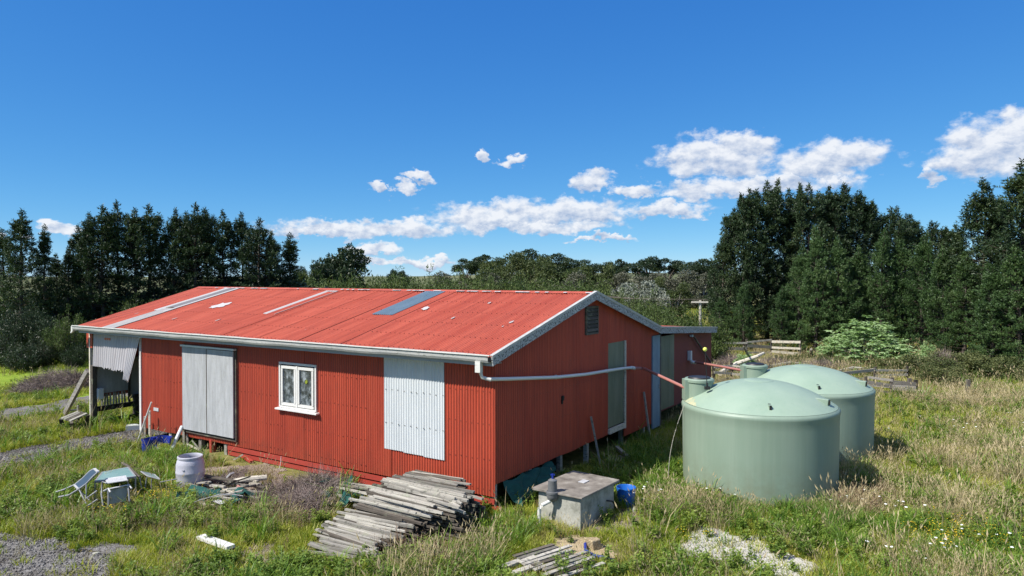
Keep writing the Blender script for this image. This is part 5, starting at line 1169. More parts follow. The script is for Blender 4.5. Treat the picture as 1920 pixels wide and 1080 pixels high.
# broad and far trees
BT = {'dark': blob_proto(21, 9, 5.2, 26, 16000, .36, .12, .8), 'maca': blob_proto(22, 9, 4.0, 12, 6500, .30, .55, .42, lobe_r=(.30, .5)), 'macb': blob_proto(23, 10, 3.2, 9, 5200, .30, .62, .38, lobe_r=(.35, .55)),
      'macc': blob_proto(28, 9, 3.6, 15, 6500, .30, .40, .5, lobe_r=(.24, .45)), 'macd': blob_proto(29, 10, 3.8, 11, 6000, .32, .5, .5, lobe_r=(.25, .5)), 'euc': blob_proto(24, 9, 4.8, 22, 11000, .34, .15, .8), 'euc2': blob_proto(25, 8, 3.8, 16, 9000, .32, .1, .85), 'silver': blob_proto(26, 5, 3.6, 22, 11000, .24, .05, .8, lobe_r=(.18, .32)), 'shrub': blob_proto(27, 4, 2.6, 20, 12000, .16, .02, .9, lobe_r=(.22, .38))}
def btree(px, py, d, key, wf, mat, lb, grp, name='broadleaf_tree', cat='tree', H0=None, trunk='bark'):
    p, h = place_top(px, py, d); H = {'macc': 9, 'macd': 10, 'dark': 9, 'maca': 9, 'macb': 10, 'euc': 9, 'euc2': 8, 'silver': 5, 'shrub': 4}[key]; sc = h / H
    return plant(name, cat, lb, p, BT[key], sc, grp, M[mat], M[trunk], sxy=sc * wf)
btree(645, 463, 88, 'dark', .78, 'dark_leaf', 'dark round headed tree standing alone behind the roof, left of the clouds gap', 'dark round trees behind the roof')
btree(600, 492, 84, 'dark', .62, 'dark_leaf', 'lower dark tree joined to the left side of the round headed tree', 'dark round trees behind the roof')
btree(567, 504, 80, 'dark', .5, 'dark_leaf', 'small dark tree between the last pine and the round headed tree', 'dark round trees behind the roof')
btree(736, 506, 190, 'dark', .5, 'dark_leaf', 'tiny distant round tree on the horizon, left of the pale field', 'far small trees on the horizon')
btree(755, 508, 200, 'dark', .6, 'dark_leaf', 'tiny distant tree on the horizon, right of the small round one', 'far small trees on the horizon')
r4 = random.Random(9)
for (px, py, d, key, wf, lb) in [(868, 482, 140, 'maca', .95, 'leftmost flat topped cypress with open branches'), (908, 470, 142, 'macb', 1.0, 'flat topped cypress showing sky below its crown'), (945, 484, 150, 'maca', .8, 'cypress half hidden behind the yellow green gum'), (990, 470, 150, 'macb', .7, 'small flat dark cypress top above the gum trees'), (1040, 474, 150, 'maca', .9, 'dark cypress above the middle of the gum trees'), (1072, 484, 148, 'macb', .9, 'cypress with a low ragged crown, middle of the far row'), (1100, 487, 148, 'macb', .75, 'small pointed cypress of the far row'), (1132, 486, 150, 'maca', .9, 'wide low cypress of the far row'), (1172, 480, 145, 'maca', .8, 'domed cypress left of the tall gappy one'), (1214, 474, 140, 'macb', 1.1, 'tall gappy cypress with bare trunks'), (1248, 478, 140, 'macb', 1.0, 'cypress right of the tall gappy one'), (1302, 474, 130, 'macb', 1.15, 'cypress spreading beside the right grove'), (1330, 490, 128, 'maca', .7, 'cypress partly hidden by the right grove')]:
    key = ('maca', 'macc', 'macd', 'macb', 'macc')[int(px) % 5]; wf = wf * r4.uniform(.8, 1.35)
    btree(px, py + r4.uniform(-3, 5), d, key, wf, 'dark_leaf', lb, 'far flat topped cypresses on the skyline', 'cypress_tree', 'cypress')
for (px, py, d, key, wf, lb) in [(962, 468, 120, 'euc', .75, 'tall yellow green gum with a domed crown'), (925, 492, 115, 'euc2', .9, 'lower gum on the left flank of the domed gum'), (1005, 478, 118, 'euc', .75, 'gum to the right of the domed gum'), (1040, 492, 112, 'euc2', .95, 'olive gum in the middle of the far grove'), (1075, 500, 112, 'euc', .7, 'olive gum right of the grove middle'), (1108, 498, 110, 'euc2', .9, 'olive gum above the right end of the ridge'), (1135, 495, 108, 'euc2', .7, 'pale olive gum just left of the silver tree'), (893, 506, 110, 'euc2', .9, 'low gum at the left foot of the grove'), (985, 512, 95, 'euc2', 1.0, 'bright low gum in front of the domed gum'), (862, 512, 110, 'euc2', .6, 'small gum at the far left end of the grove'), (1270, 530, 85, 'euc2', .9, 'low olive tree left of the power pole'), (1225, 520, 100, 'euc2', .9, 'low olive tree under the gappy cypress')]:
    btree(px, py, d, key, wf, 'olive_leaf', lb, 'olive gum trees behind the ridge', 'gum_tree', 'tree', trunk='grey_bark')
btree(1188, 508, 78, 'silver', .9, 'silver_leaf', 'silver leaved tree behind the gable peak', None, 'silver_tree', 'tree', trunk='grey_bark')
btree(1215, 525, 76, 'silver', .7, 'silver_leaf', 'smaller silver grey bush at the right of the silver tree', None, 'silver_tree', 'tree', trunk='grey_bark')
p, h = place_top(566, 512, 70); t = thing('cabbage_tree', 'small spiky cabbage tree just right of the last narrow pine', 'cabbage tree', (p.x, p.y, p.z), 0)
MB().tube([(0, 0, -.2), (.05, 0, h - .9)], .12, 8).build('trunk', M['grey_bark'], t, True)
rg_ = np.random.default_rng(3); D_ = unit(rg_.normal(size=(260, 3)) + np.array([0, 0, .35])); me = np_mesh('crown', leaf_quads(np.zeros((260, 3)) + np.array([.05, 0, h - .9]), D_, rg_.uniform(.8, 1.3, 260), np.full(260, .08), rg_), 4, rg_.random(260)); link('crown', me, M['olive_leaf'], t)
# scrub row behind the shed
SPR = [spray_proto(31, 3.4, 1.7, 62, .15, .045), spray_proto(32, 3.0, 1.4, 50, .15, .045), spray_proto(33, 3.8, 2.0, 80, .15, .045)]
def sprub(px, py, d, k, wf, lb, grp, mat='scrub_leaf', name='scrub_bush', cat='shrub'):
    p, h = place_top(px, py, d); H = (3.5, 3.1, 3.9)[k]; sc = h / H; return plant(name, cat, lb, p, SPR[k], sc, grp, M[mat], M['bark'], sxy=max(sc * wf, .35))
k = 0; r3 = random.Random(5)
cnts = [0, 0, 0, 0]
x = 560
while x < 1150:
    py = 512 + r3.uniform(-5, 6) - (4 if 770 < x < 800 else 0) + (6 if x > 1000 else 0)
    nth = ['first', 'second', 'third', 'fourth', 'fifth', 'sixth', 'seventh', 'eighth', 'ninth', 'tenth']
    where = ('over the white strips', 'left of the blue sheet', 'right of the blue sheet', 'near the gable')
    wi = 0 if x < 700 else 1 if x < 830 else 2 if x < 990 else 3; cnts[wi] += 1
    sprub(x, py, r3.uniform(56, 66), k % 3, r3.uniform(1.0, 1.3), 'scrub bush above the ridge, %s, %s from left' % (where[wi], nth[min(cnts[wi], 10) - 1]), 'scrub bushes rising behind the roof ridge'); x += r3.uniform(16, 26); k += 1
for (px, py, d, kk, wf, lb) in [(1165, 556, 44, 2, .9, 'scrub bush right behind the gable peak slope'), (1195, 542, 46, 2, .95, 'tallest scrub bush behind the gable slope'), (1225, 552, 44, 2, 1.0, 'scrub bush right of the tallest, behind the gable slope'), (1255, 562, 43, 2, 1.0, 'scrub bush above the lean-to roof start'), (1285, 566, 42, 1, 1.2, 'scrub bush left of the power pole'), (1240, 585, 40, 2, 1.0, 'low scrub bush just above the lean-to junction'), (1305, 585, 41, 2, 1.1, 'low scrub bush at the foot of the power pole'), (1335, 592, 41, 1, 1.2, 'low scrub bush right of the power pole'), (1210, 575, 40, 1, 1.0, 'low scrub bush behind the gable barge board')]:
    sprub(px, py, d, kk, wf, lb, None)
for (px, py, d, kk, wf, lb) in [(20, 575, 40, 2, 1.0, 'dark scrub bush at the left edge under the pines'), (60, 568, 41, 2, 1.0, 'tall dark scrub bush under the left pines'), (95, 590, 40, 1, 1.1, 'scrub bush between the tall dark scrub and the roof corner'), (128, 580, 39, 2, .9, 'upright scrub bush nearest the left roof corner'), (158, 600, 41, 1, 1.0, 'scrub bush half behind the gutter end'), (250, 556, 45, 2, .8, 'light green scrub bush above the left roof slope'), (285, 558, 46, 1, .8, 'small light green scrub tuft above the roof slope'), (208, 582, 44, 1, .9, 'low scrub bush just above the left roof edge'), (5, 620, 38, 2, 1.2, 'low dark bush at the very left edge'), (75, 630, 38, 2, 1.2, 'low dark bush under the tall left scrub'), (140, 640, 38, 2, 1.1, 'low dark bush left of the shed corner'), (40, 640, 37, 1, 1.5, 'lowest dark bush above the grass bank')]:
    sprub(px, py, d, kk, wf, lb, None, 'scrub_leaf' if py < 585 and px > 110 else 'dark_leaf')
# dark understorey below the shelter belt and more growth behind the scrub
UL = ['at the left edge of the photo', 'below the broad left pine', 'below the narrow left pine', 'below the gap in the pines', 'below the stepped shoulder pines', 'below the sharp topped pine', 'below the tallest left pine', 'below the twin leaders', 'above the left roof slope', 'at the foot of the bare trunk pine', 'beneath the round headed pine', 'beneath the dense topped pine', 'beneath the lopsided pine', 'beneath the last narrow pine']
for i_, ux_ in enumerate([0, 38, 80, 118, 160, 200, 240, 285, 330, 375, 420, 462, 505, 548]):
    btree(ux_, 556 + r3.uniform(-14, 16) - (24 if ux_ > 360 else 0), 50 + r3.uniform(-1, 5), 'dark', 1.5, 'dark_leaf', 'dark bushy undergrowth ' + UL[i_], 'undergrowth of the shelter belt', 'undergrowth_bush', 'bush')
    btree(ux_ + 18, 600 + r3.uniform(-10, 10) - (50 if ux_ > 300 else 0), 46.5 + r3.uniform(-1, 1), 'dark', 1.6, 'dark_leaf', 'lower dark bush ' + UL[i_] + ', in front of the undergrowth', 'undergrowth of the shelter belt', 'undergrowth_bush', 'bush')
for (px, py, d, wf, lb) in [(845, 512, 105, 1.3, 'left of the leftmost cypress'), (1150, 512, 105, 1.3, 'behind the silver tree'), (1195, 518, 110, 1.4, 'under the domed cypress'), (1235, 512, 112, 1.4, 'under the gappy cypress'), (1275, 508, 112, 1.4, 'right of the gappy cypress'), (1318, 512, 110, 1.4, 'beside the right grove'), (1080, 512, 105, 1.3, 'below the olive gums'), (940, 515, 105, 1.3, 'below the domed gum')]:
    btree(px, py, d, 'euc2', wf, 'grey_leaf', 'grey olive thicket ' + lb, 'grey olive thickets before the cypresses', 'thicket', 'bush', trunk='grey_bark')
# right side: bright leafy shrub and bramble mounds
def whorl_shrub(seed, H, Rr):
    rg = np.random.default_rng(seed); tr = MB(); P = []; D = []
    for i in range(260):
        a = rg.uniform(0, 2 * PI); r = Rr * math.sqrt(rg.uniform(0, 1)); z = H * (1 - .8 * (r / Rr) ** 2) * rg.uniform(.45, 1.05); c = np.array([r * math.cos(a), r * math.sin(a), max(.15, z)])
        if i % 6 == 0: tr.tube([(0, 0, 0), tuple(c * np.array([.5, .5, .45])), tuple(c)], .02, 4, False, rs=[.06, .035, .012])
        for j in range(3):
            cc = c + rg.normal(0, .16, 3)
            for q in range(11):
                b = 2 * PI * q / 11 + rg.uniform(-.2, .2); d = np.array([math.cos(b), math.sin(b), rg.uniform(-.35, .3)]); P.append(cc + d * .02); D.append(d)
    P = np.array(P); D = np.array(D); V = leaf_quads(P, D, rg.uniform(.2, .34, len(P)), rg.uniform(.07, .11, len(P)), rg, 3.0)
    return np_mesh('crown', V, 4, np.repeat(rg.random(len(P) // 11), 11) * .7 + rg.random(len(P)) * .3), tr.mesh('trunk')
WS = whorl_shrub(41, 2.6, 2.6)
p, h = place_top(1622, 592, 42); plant('leafy_shrub', 'shrub', 'spreading bright green leafy shrub in front of the right grove', p, WS, h / 2.7, None, M['bright_leaf'], M['grey_bark'], sxy=.98)
p, h = place_top(1740, 640, 40); plant('leafy_shrub', 'shrub', 'small bright green leafy sprig right of the spreading leafy shrub', p, WS, h / 2.7, None, M['bright_leaf'], M['grey_bark'], sxy=.28)
p, h = place_top(1398, 660, 38); plant('leafy_shrub', 'shrub', 'yellow green young bush beside the driftwood behind the tanks', p, WS, h / 2.7, None, M['bright_leaf'], M['grey_bark'], sxy=.3)
BR = [blob_proto(51, 1.6, 1.7, 22, 9000, .10, .0, .8, lobe_r=(.2, .38), zmin=.02), spray_proto(52, 1.5, 1.4, 60, .08, .02, .3, 22)]
for (px, py, d, kk, s, lb) in [(1740, 662, 36, 0, 1.0, 'wide bramble mound on the right, nearest the fence end'), (1800, 655, 37, 0, 1.1, 'bramble mound right of the widest one'), (1690, 672, 37, 0, .9, 'bramble mound above the rail fence'), (1850, 662, 36, 0, .95, 'bramble mound below the right edge pines'), (1900, 668, 35, 0, .9, 'bramble mound at the right edge'), (1770, 680, 33, 0, .75, 'low bramble mound beside the grey brush'), (1570, 668, 40, 0, .7, 'low bramble at the foot of the leafy shrub'), (1520, 660, 42, 0, .7, 'low bramble left of the leafy shrub'), (1470, 665, 41, 0, .6, 'low bramble behind the driftwood'), (1640, 690, 36, 0, .6, 'small bramble between the shrub and the rail fence'), (1410, 668, 41, 1, .9, 'yellowish sprawling weeds right of the dead upright branch'), (1360, 690, 36, 1, .9, 'yellowish weeds behind the shed corner fence'), (1500, 690, 37, 1, 1.0, 'yellowish weeds behind the farther dome'), (1590, 700, 35, 1, .9, 'yellowish weeds left of the rail fence')]:
    p, h = place_top(px, py, d); plant('bramble', 'bramble', lb, p, BR[kk], h / 1.65, None, M['bramble_leaf'], M['twig'], sxy=s)
# dead brush heaps
def brush_proto(seed, Rr, H, n):
    rg = np.random.default_rng(seed); tr = MB(); a = rg.uniform(0, 2 * PI, n); r = Rr * np.sqrt(rg.random(n)); z = H * (1 - (r / Rr) ** 2) * rg.random(n) ** .6
    P = np.stack([r * np.cos(a), r * np.sin(a), z], 1); D = rg.normal(size=(n, 3)); D[:, 2] = D[:, 2] * .5 + .25
    V = leaf_quads(P, D, rg.uniform(.15, .6, n), rg.uniform(.006, .014, n), rg)
    for i in range(14):
        b = rg.uniform(0, 2 * PI); q = rg.uniform(.2, .9) * Rr; tr.tube([(q * math.cos(b), q * math.sin(b), .02), (q * .3 * math.cos(b + 1), q * .3 * math.sin(b + 1), H * rg.uniform(.4, 1.1))], .02, 4, False, rs=[.03, .01])
    return np_mesh('crown', V, 4, rg.random(n)), tr.mesh('trunk')
BH = [brush_proto(61, 1.5, .8, 9000), brush_proto(62, 1.0, .5, 6000), brush_proto(63, .7, .3, 2600)]
for (px, py, kk, s, h, lb, nm) in [(108, 728, 0, 1.15, 1.05, 'large grey purple heap of dead brush on the grass bank', 'brush_heap'), (62, 738, 1, 1.0, .7, 'low dead brush trailing left of the large heap', 'brush_heap'), (142, 728, 1, .9, 1.3, 'dark tangle of branches at the right of the large heap', 'brush_heap'), (575, 952, 1, .75, .75, 'dry grey brush heap left of the timber stack', 'brush_heap'), (600, 925, 1, .8, .9, 'dry brush heaped against the boards by the red skirting', 'brush_heap'), (540, 925, 2, 1.0, .7, 'thin dry brush right of the rubbish heap', 'brush_heap'), (1370, 690, 1, 1.1, 1.3, 'grey brush piled over the fallen trunk behind the tanks', 'brush_heap'), (1450, 690, 1, 1.3, 1.0, 'low grey brush behind the farther tank dome', 'brush_heap'), (1545, 692, 1, 1.4, .9, 'low brush between the dome and the leafy shrub', 'brush_heap'), (1768, 705, 0, .6, 1.5, 'bare grey brush standing beside the rail fence end', 'brush_heap'), (445, 890, 2, .7, .4, 'dry twigs among the rubbish by the barrel', 'brush_heap'), (400, 915, 2, .8, .6, 'dark tangle of twigs in the middle of the rubbish heap', 'brush_heap'), (475, 938, 2, .7, .5, 'dry twigs at the right end of the rubbish heap', 'brush_heap')]:
    p = gnd(px, py); plant(nm, 'brush heap', lb, p, BH[kk], h, None, M['twig'], M['grey_bark'], sxy=s, crown='twigs', trunk='branches')
# ------------------------------------------------------------ fences, logs, pole
def fence(name, label, pts, hs, nrail, mat, rail_h=.14, post=.12, brokenp=0.0):
    P = [Vector((p.x, p.y, height(p.x, p.y).item())) for p in pts]; t = thing(name, label, 'fence', P[0], 0); o0 = P[0]
    for p in P: MB().bar(p - o0 - Vector((0, 0, .2)), p - o0 + Vector((rnd.uniform(-.04, .04), 0, hs + rnd.uniform(0, .15))), post, post).build('post', M['dark_wood'], t)
    for i in range(len(P) - 1):
        for k in range(nrail):
            if rnd.random() < .12: continue
            z = hs * (k + .75) / nrail; a = P[i] - o0 + Vector((0, -.07, z + rnd.uniform(-.09, .09))); b = P[i + 1] - o0 + Vector((0, -.07, z + rnd.uniform(-.12, .09)))
            MB().bar(a, b, .045, rail_h * rnd.uniform(.6, 1.1)).build('rail', M[mat], t)
    return t
fence('rail_fence', 'weathered grey rail fence right of the farther tank', [gnd(1625, 738), gnd(1672, 742), gnd(1716, 746)], .72, 4, 'dark_grey_wood', .15)
fence('rail_fence', 'low broken rail fence between the shed and the farther tank', [gnd(1338, 722), gnd(1372, 720), gnd(1396, 722), gnd(1440, 725)], .9, 3, 'wood', .11)
fence('rail_fence', 'far pale rail fence at the foot of the right grove', [gnd(1340, 672), gnd(1400, 670), gnd(1446, 668), gnd(1500, 672)], 1.1, 3, 'pale_wood', .17, .1)
fence('rail_fence', 'pale bleached fence rails lying behind the farther tank', [gnd(1575, 722), gnd(1640, 716), gnd(1700, 712)], .6, 2, 'pale_wood', .14, .1)
for (px, py, lb) in ((1814, 745, 'single short fence post standing right of the rail fence'), (1704, 742, 'dark thick stump post at the right end of the rail fence')):
    p = gnd(px, py); o = MB().bar((0, 0, -.1), (0.02, 0, .75), .13, .13).build('fence_post', M['dark_wood'], None); o.location = p; tag(o, lb, 'post')
def logx(pts, r, lb, mat='pale_wood'):
    o = MB().tube(pts, r, 7, rs=[r * (1 - .5 * i / (len(pts) - 1)) for i in range(len(pts))]).build('driftwood_log', M[mat], None, True); tag(o, lb, 'log')
logx([gnd(1350, 700, .3), gnd(1380, 682, .5), gnd(1420, 668, .9), gnd(1432, 662, 1.0)], .13, 'long bleached fallen trunk behind the tanks')
logx([gnd(1410, 672, .3), gnd(1400, 662, 1.0), gnd(1394, 650, 1.7)], .07, 'bleached branch sticking up left of the fallen trunk')
logx([gnd(1520, 672, .1), gnd(1521, 655, .9)], .14, 'short upright dead stump in front of the right grove')
logx([gnd(1560, 700, .2), gnd(1600, 690, .3), gnd(1660, 695, .2)], .12, 'bleached log lying below the leafy shrub')
logx([gnd(1430, 690, .2), gnd(1480, 680, .4), gnd(1530, 685, .2)], .1, 'grey log lying right of the fallen trunk', 'wood')
logx([gnd(1600, 716, .1), gnd(1660, 722, .2), gnd(1735, 735, .1)], .1, 'long grey log in front of the pale rails')
pd = 41.0; pp = at(1313, 563, pd); pz = height(pp.x, pp.y).item()
po = thing('power_pole', 'small pale power pole with one crossarm rising behind the lean-to', 'power pole', (pp.x, pp.y, pz), 0)
MB().tube([(0, 0, -.2), (0, 0, pp.z - pz)], .075, 10).build('pole', M['pale_wood'], po, True)
MB().box((-.05, -.08, pp.z - pz - .10), (.95, .09, .09)).build('crossarm', M['pale_wood'], po)
for x in (-.42, -.15, .18, .38): MB().lathe([(.02, 0), (.035, .03), (.03, .09), (.001, .1)], 10, (x, -.08, pp.z - pz - .05)).build('insulator', M['dark_wood'], po)
for k, x in enumerate((-.42, -.15, .18, .38)):
    a = Vector((pp.x + x, pp.y - .08, pp.z + .06)); b = a + Vector((-7.5 + x, 32, .5)); c_ = a + Vector((7.0 + x, -28, 1.6))
    pts = [a.lerp(b, i / 10) - Vector((0, 0, .5 * math.sin(PI * i / 10))) for i in range(11)]
    pipe_world(['power line on the outer left insulator of the pole', 'power line on the inner left insulator of the pole', 'power line on the inner right insulator of the pole', 'power line on the outer right insulator of the pole'][k], pts, .012, M['dark_wood'], 'power_line', 'power line')

# ------------------------------------------------------------ grass and weeds (uncountable: scattered through geometry nodes)
def blade_mesh(name, seed, n, hmin, hmax, w, spread, lean, seg=2, heads=0.0, headw=.02, headl=.1):
    rg = np.random.default_rng(seed); V = []; Fc = []; T = []
    for i in range(n):
        a = rg.uniform(0, 2 * PI); r = spread * math.sqrt(rg.random()); b = np.array([r * math.cos(a), r * math.sin(a), -.02]); h = rg.uniform(hmin, hmax)
        ld = a + rg.normal(0, 1.0); L = np.array([math.cos(ld), math.sin(ld), 0]) * h * rg.uniform(.1, 1) * lean; s = np.array([-math.sin(ld + rg.normal(0, .7)), math.cos(ld), 0]) * w * rg.uniform(.6, 1.3) / 2; t = rg.random()
        k = len(V)
        for j in range(seg):
            f = j / seg; c = b + np.array([0, 0, h * f * (1 - .12 * lean * f)]) + L * f * f; V += [c - s * (1 - .45 * f), c + s * (1 - .45 * f)]; T += [t, t]
        V.append(b + np.array([0, 0, h * (1 - .2 * lean)]) + L); T.append(t)
        for j in range(seg - 1): Fc.append((k + 2 * j, k + 2 * j + 1, k + 2 * j + 3, k + 2 * j + 2))
        Fc.append((k + 2 * seg - 2, k + 2 * seg - 1, k + 2 * seg))
        if rg.random() < heads:
            tip = V[-1]; k = len(V); u = unit((L + np.array([0, 0, h]))[None])[0]; s2 = np.array([headw / 2, 0, 0]); s3 = np.array([0, headw / 2, 0])
            for s_ in (s2, s3):
                k = len(V); V += [tip - u * headl * .4, tip + s_, tip + u * headl * .6, tip - s_]; T += [1, 1, 1, 1]; Fc.append((k, k + 1, k + 2, k + 3))
    me = bpy.data.meshes.new(name); me.from_pydata([tuple(v) for v in V], [], Fc); me.update()
    at_ = me.attributes.new('tint', 'FLOAT', 'POINT'); at_.data.foreach_set('value', np.array(T, dtype=np.float32)); return me
def weed_mesh(name, seed, nst, hmin, hmax, leaf, per, flower=0, fw=.03):
    rg = np.random.default_rng(seed); V = []; Fc = []; T = []
    def lf(p, d, l, w, t):
        d = d / np.linalg.norm(d); s = np.cross(d, [0, 0, 1.0] + rg.normal(0, .4, 3)); s /= np.linalg.norm(s) + 1e-6; k = len(V); m = p + d * l * .5
        V.extend([p, m + s * w / 2, p + d * l, m - s * w / 2]); T.extend([t] * 4); Fc.append((k, k + 1, k + 2, k + 3))
    for i in range(nst):
        a = rg.uniform(0, 2 * PI); h = rg.uniform(hmin, hmax); sp = rg.uniform(.05, .4) * h; top = np.array([math.cos(a) * sp, math.sin(a) * sp, h]); b0 = np.array([math.cos(a) * .04, math.sin(a) * .04, 0]); t = rg.random()
        lf(b0, top - b0, np.linalg.norm(top - b0), .010, t)
        for j in range(per):
            f = rg.uniform(.1, 1); p = b0 + (top - b0) * f; b = rg.uniform(0, 2 * PI); lf(p, np.array([math.cos(b), math.sin(b), rg.uniform(-.1, .7)]), leaf * rg.uniform(.6, 1.2) * (1.2 - .6 * f), leaf * .35, min(1, t * .7 + .3 * rg.random()))
    me = bpy.data.meshes.new(name); me.from_pydata([tuple(v) for v in V], [], Fc); me.update()
    at_ = me.attributes.new('tint', 'FLOAT', 'POINT'); at_.data.foreach_set('value', np.array(T, dtype=np.float32)); return me
def flower_mesh(name, seed, n, h, w, cluster):
    rg = np.random.default_rng(seed); V = []; Fc = []
    for i in range(n):
        a = rg.uniform(0, 2 * PI); r = cluster * rg.random(); c = Vector((r * math.cos(a), r * math.sin(a), h * rg.uniform(.7, 1.1))); k = len(V); m = 6; V.append(c + Vector((0, 0, w * .2)))
        for j in range(m): b = 2 * PI * j / m; V.append(c + Vector((w / 2 * math.cos(b), w / 2 * math.sin(b), rg.uniform(-.1, .1) * w)))
        for j in range(m): Fc.append((k, k + 1 + j, k + 1 + (j + 1) % m))
    me = bpy.data.meshes.new(name); me.from_pydata([tuple(v) for v in V], [], Fc); me.update()
    at_ = me.attributes.new('tint', 'FLOAT', 'POINT'); at_.data.foreach_set('value', np.full(len(V), .5, dtype=np.float32)); return me
SRC = bpy.data.collections.new('tuft_sources')     # not linked to the scene: only instanced
def scatter(name, meshes, mat, pts, scale, kind='stuff', tilt=.12):
    if len(pts) == 0: return
    col = bpy.data.collections.new(name + '_tufts')
    for k, me in enumerate(meshes):
        me.materials.append(mat); ob = bpy.data.objects.new(name + '_tuft', me); col.objects.link(ob)
    rg = np.random.default_rng(abs(hash(name)) % 1000 if False else len(pts)); n = len(pts)
    me = bpy.data.meshes.new(name); me.vertices.add(n); me.vertices.foreach_set('co', pts.astype(np.float32).ravel()); me.update()
    rot = np.stack([rg.normal(0, tilt, n), rg.normal(0, tilt, n), rg.uniform(0, 2 * PI, n)], 1).astype(np.float32)
    a = me.attributes.new('rot', 'FLOAT_VECTOR', 'POINT'); a.data.foreach_set('vector', rot.ravel())
    a = me.attributes.new('siz', 'FLOAT', 'POINT'); a.data.foreach_set('value', scale.astype(np.float32))
    a = me.attributes.new('idx', 'INT', 'POINT'); a.data.foreach_set('value', rg.integers(0, len(meshes), n).astype(np.int32))
    o = link(name, me, None, kind=kind)
    ng = bpy.data.node_groups.new(name, 'GeometryNodeTree'); ng.interface.new_socket('Geometry', in_out='INPUT', socket_type='NodeSocketGeometry'); ng.interface.new_socket('Geometry', in_out='OUTPUT', socket_type='NodeSocketGeometry')
    N = ng.nodes; L = ng.links; gi = N.new('NodeGroupInput'); go = N.new('NodeGroupOutput'); ci = N.new('GeometryNodeCollectionInfo'); ci.inputs[0].default_value = col; ci.inputs['Separate Children'].default_value = True; ci.inputs['Reset Children'].default_value = True
    mp = N.new('GeometryNodeMeshToPoints'); ip = N.new('GeometryNodeInstanceOnPoints'); ip.inputs['Pick Instance'].default_value = True
    def na(nm, t): x = N.new('GeometryNodeInputNamedAttribute'); x.data_type = t; x.inputs['Name'].default_value = nm; return x.outputs[0]
    L.new(gi.outputs[0], mp.inputs[0]); L.new(mp.outputs[0], ip.inputs['Points']); L.new(ci.outputs[0], ip.inputs['Instance'])
    L.new(na('idx', 'INT'), ip.inputs['Instance Index']); L.new(na('rot', 'FLOAT_VECTOR'), ip.inputs['Rotation']); L.new(na('siz', 'FLOAT'), ip.inputs['Scale']); L.new(ip.outputs[0], go.inputs[0])
    md = o.modifiers.new('scatter', 'NODES'); md.node_group = ng; return o
def wedge(n, y0, y1, spread=.84, rg=None):
    y = np.sqrt(rg.uniform(y0 ** 2, y1 ** 2, n)); x = rg.uniform(-spread, spread, n) * y; return x, y
def shed_local(x, y):
    dx = x - C0.x; dy = y - C0.y; return dx * AX.x + dy * AX.y, dx * AY.x + dy * AY.y
def blocked(x, y):
    lx, ly = shed_local(x, y); b = (lx > -13.3) & (lx < -.05) & (ly > .12) & (ly < 15.3); b |= (lx > -16.4) & (lx <= -13.3) & (ly > 3.4) & (ly < 15.3)
    st_ = (lx > -13.4) & (lx < -2.6) & (ly > -.75) & (ly <= .14); b |= st_ & (vn(x, y, .35, 61) < .80)
    for T in (T1, T2): b |= (x - T.x) ** 2 + (y - T.y) ** 2 < 1.78 ** 2
    q = (x - pb.location.x) * ux.x + (y - pb.location.y) * ux.y; w_ = (x - pb.location.x) * uy.x + (y - pb.location.y) * uy.y
    b |= (q > 0) & (q < LX) & (w_ > 0) & (w_ < LY)
    bb = gnd(357, 917); b |= (x - bb.x) ** 2 + (y - bb.y) ** 2 < .09
    bb = gnd(1174, 948); b |= (x - bb.x) ** 2 + (y - bb.y) ** 2 < .06
    return b
STACK = pix_poly([(560, 1035), (640, 960), (700, 925), (800, 915), (900, 945), (915, 965), (885, 1018), (790, 1040), (715, 1060), (600, 1060)])
P_CLR = pix_poly([(1025, 1003), (1120, 995), (1190, 1040), (1185, 1078), (1100, 1076), (1050, 1052)])
P_PAL = pix_poly([(925, 1040), (1010, 1030), (1110, 1055), (1100, 1100), (960, 1100)])
def cover(x, y):
    """1 = open pasture, 0 = gravel"""
    c = np.ones(x.shape)
    for poly, v in ((P_PATH, .02), (P_TRACK, .12), (P_YARD, .05), (P_YARD2, .10), (P_WHITE, .12), (P_SAND, .04), (P_BARE, .10), (P_BARE2, .05), (P_BARE3, .25)):
        c[rough_in(x, y, poly, .22)] = v
    c[inside(x, y, STACK)] *= .03; c[rough_in(x, y, P_PAL, .15)] *= .12; c[rough_in(x, y, P_CLR, .15)] *= .30
    return c
def field(n, y0, y1, prob, seed, spread=1.02):
    rg = np.random.default_rng(seed); n = int(n * 1.22); x, y = wedge(n, y0, y1, spread, rg); p = prob(x, y) * cover(x, y); k = (rg.random(n) < p) & ~blocked(x, y); x = x[k]; y = y[k]
    return np.stack([x, y, height(x, y)], 1), rg
DRYN = lambda x, y: sstep(.46 - .13 * sstep(2.5, 7, x), .62 - .08 * sstep(2.5, 7, x), vn(x, y, 2.6, 21) * .65 + vn(x, y, .8, 22) * .35)
def right_side(x, y): return sstep(2.5, 6, x)
def lawn(x, y): return sstep(-12, -15, x) * sstep(23, 26, y)
print('grass')
short = [blade_mesh('short_tuft', 70 + k, 26, .07, .20, .012, .11, .9) for k in range(4)]
fars = [blade_mesh('far_tuft', 80 + k, 30, .12, .34, .026, .30, .8) for k in range(3)]
longg = [blade_mesh('long_tuft', 90 + k, 24, .28, .55, .017, .12, 1.1, 3) for k in range(3)]
dryt = [blade_mesh('dry_tuft', 100 + k, 16, .25, .62, .008, .12, .75, 2, .5, .018, .09) for k in range(3)]
fardry = [blade_mesh('far_dry_tuft', 110 + k, 18, .25, .60, .018, .28, .6, 2, .5, .03, .1) for k in range(2)]
brownw = [weed_mesh('brown_weed', 120 + k, 6, .2, .55, .035, 13) for k in range(3)]
greenw = [weed_mesh('green_weed', 130 + k, 8, .10, .28, .075, 12) for k in range(3)]
allp = []; 
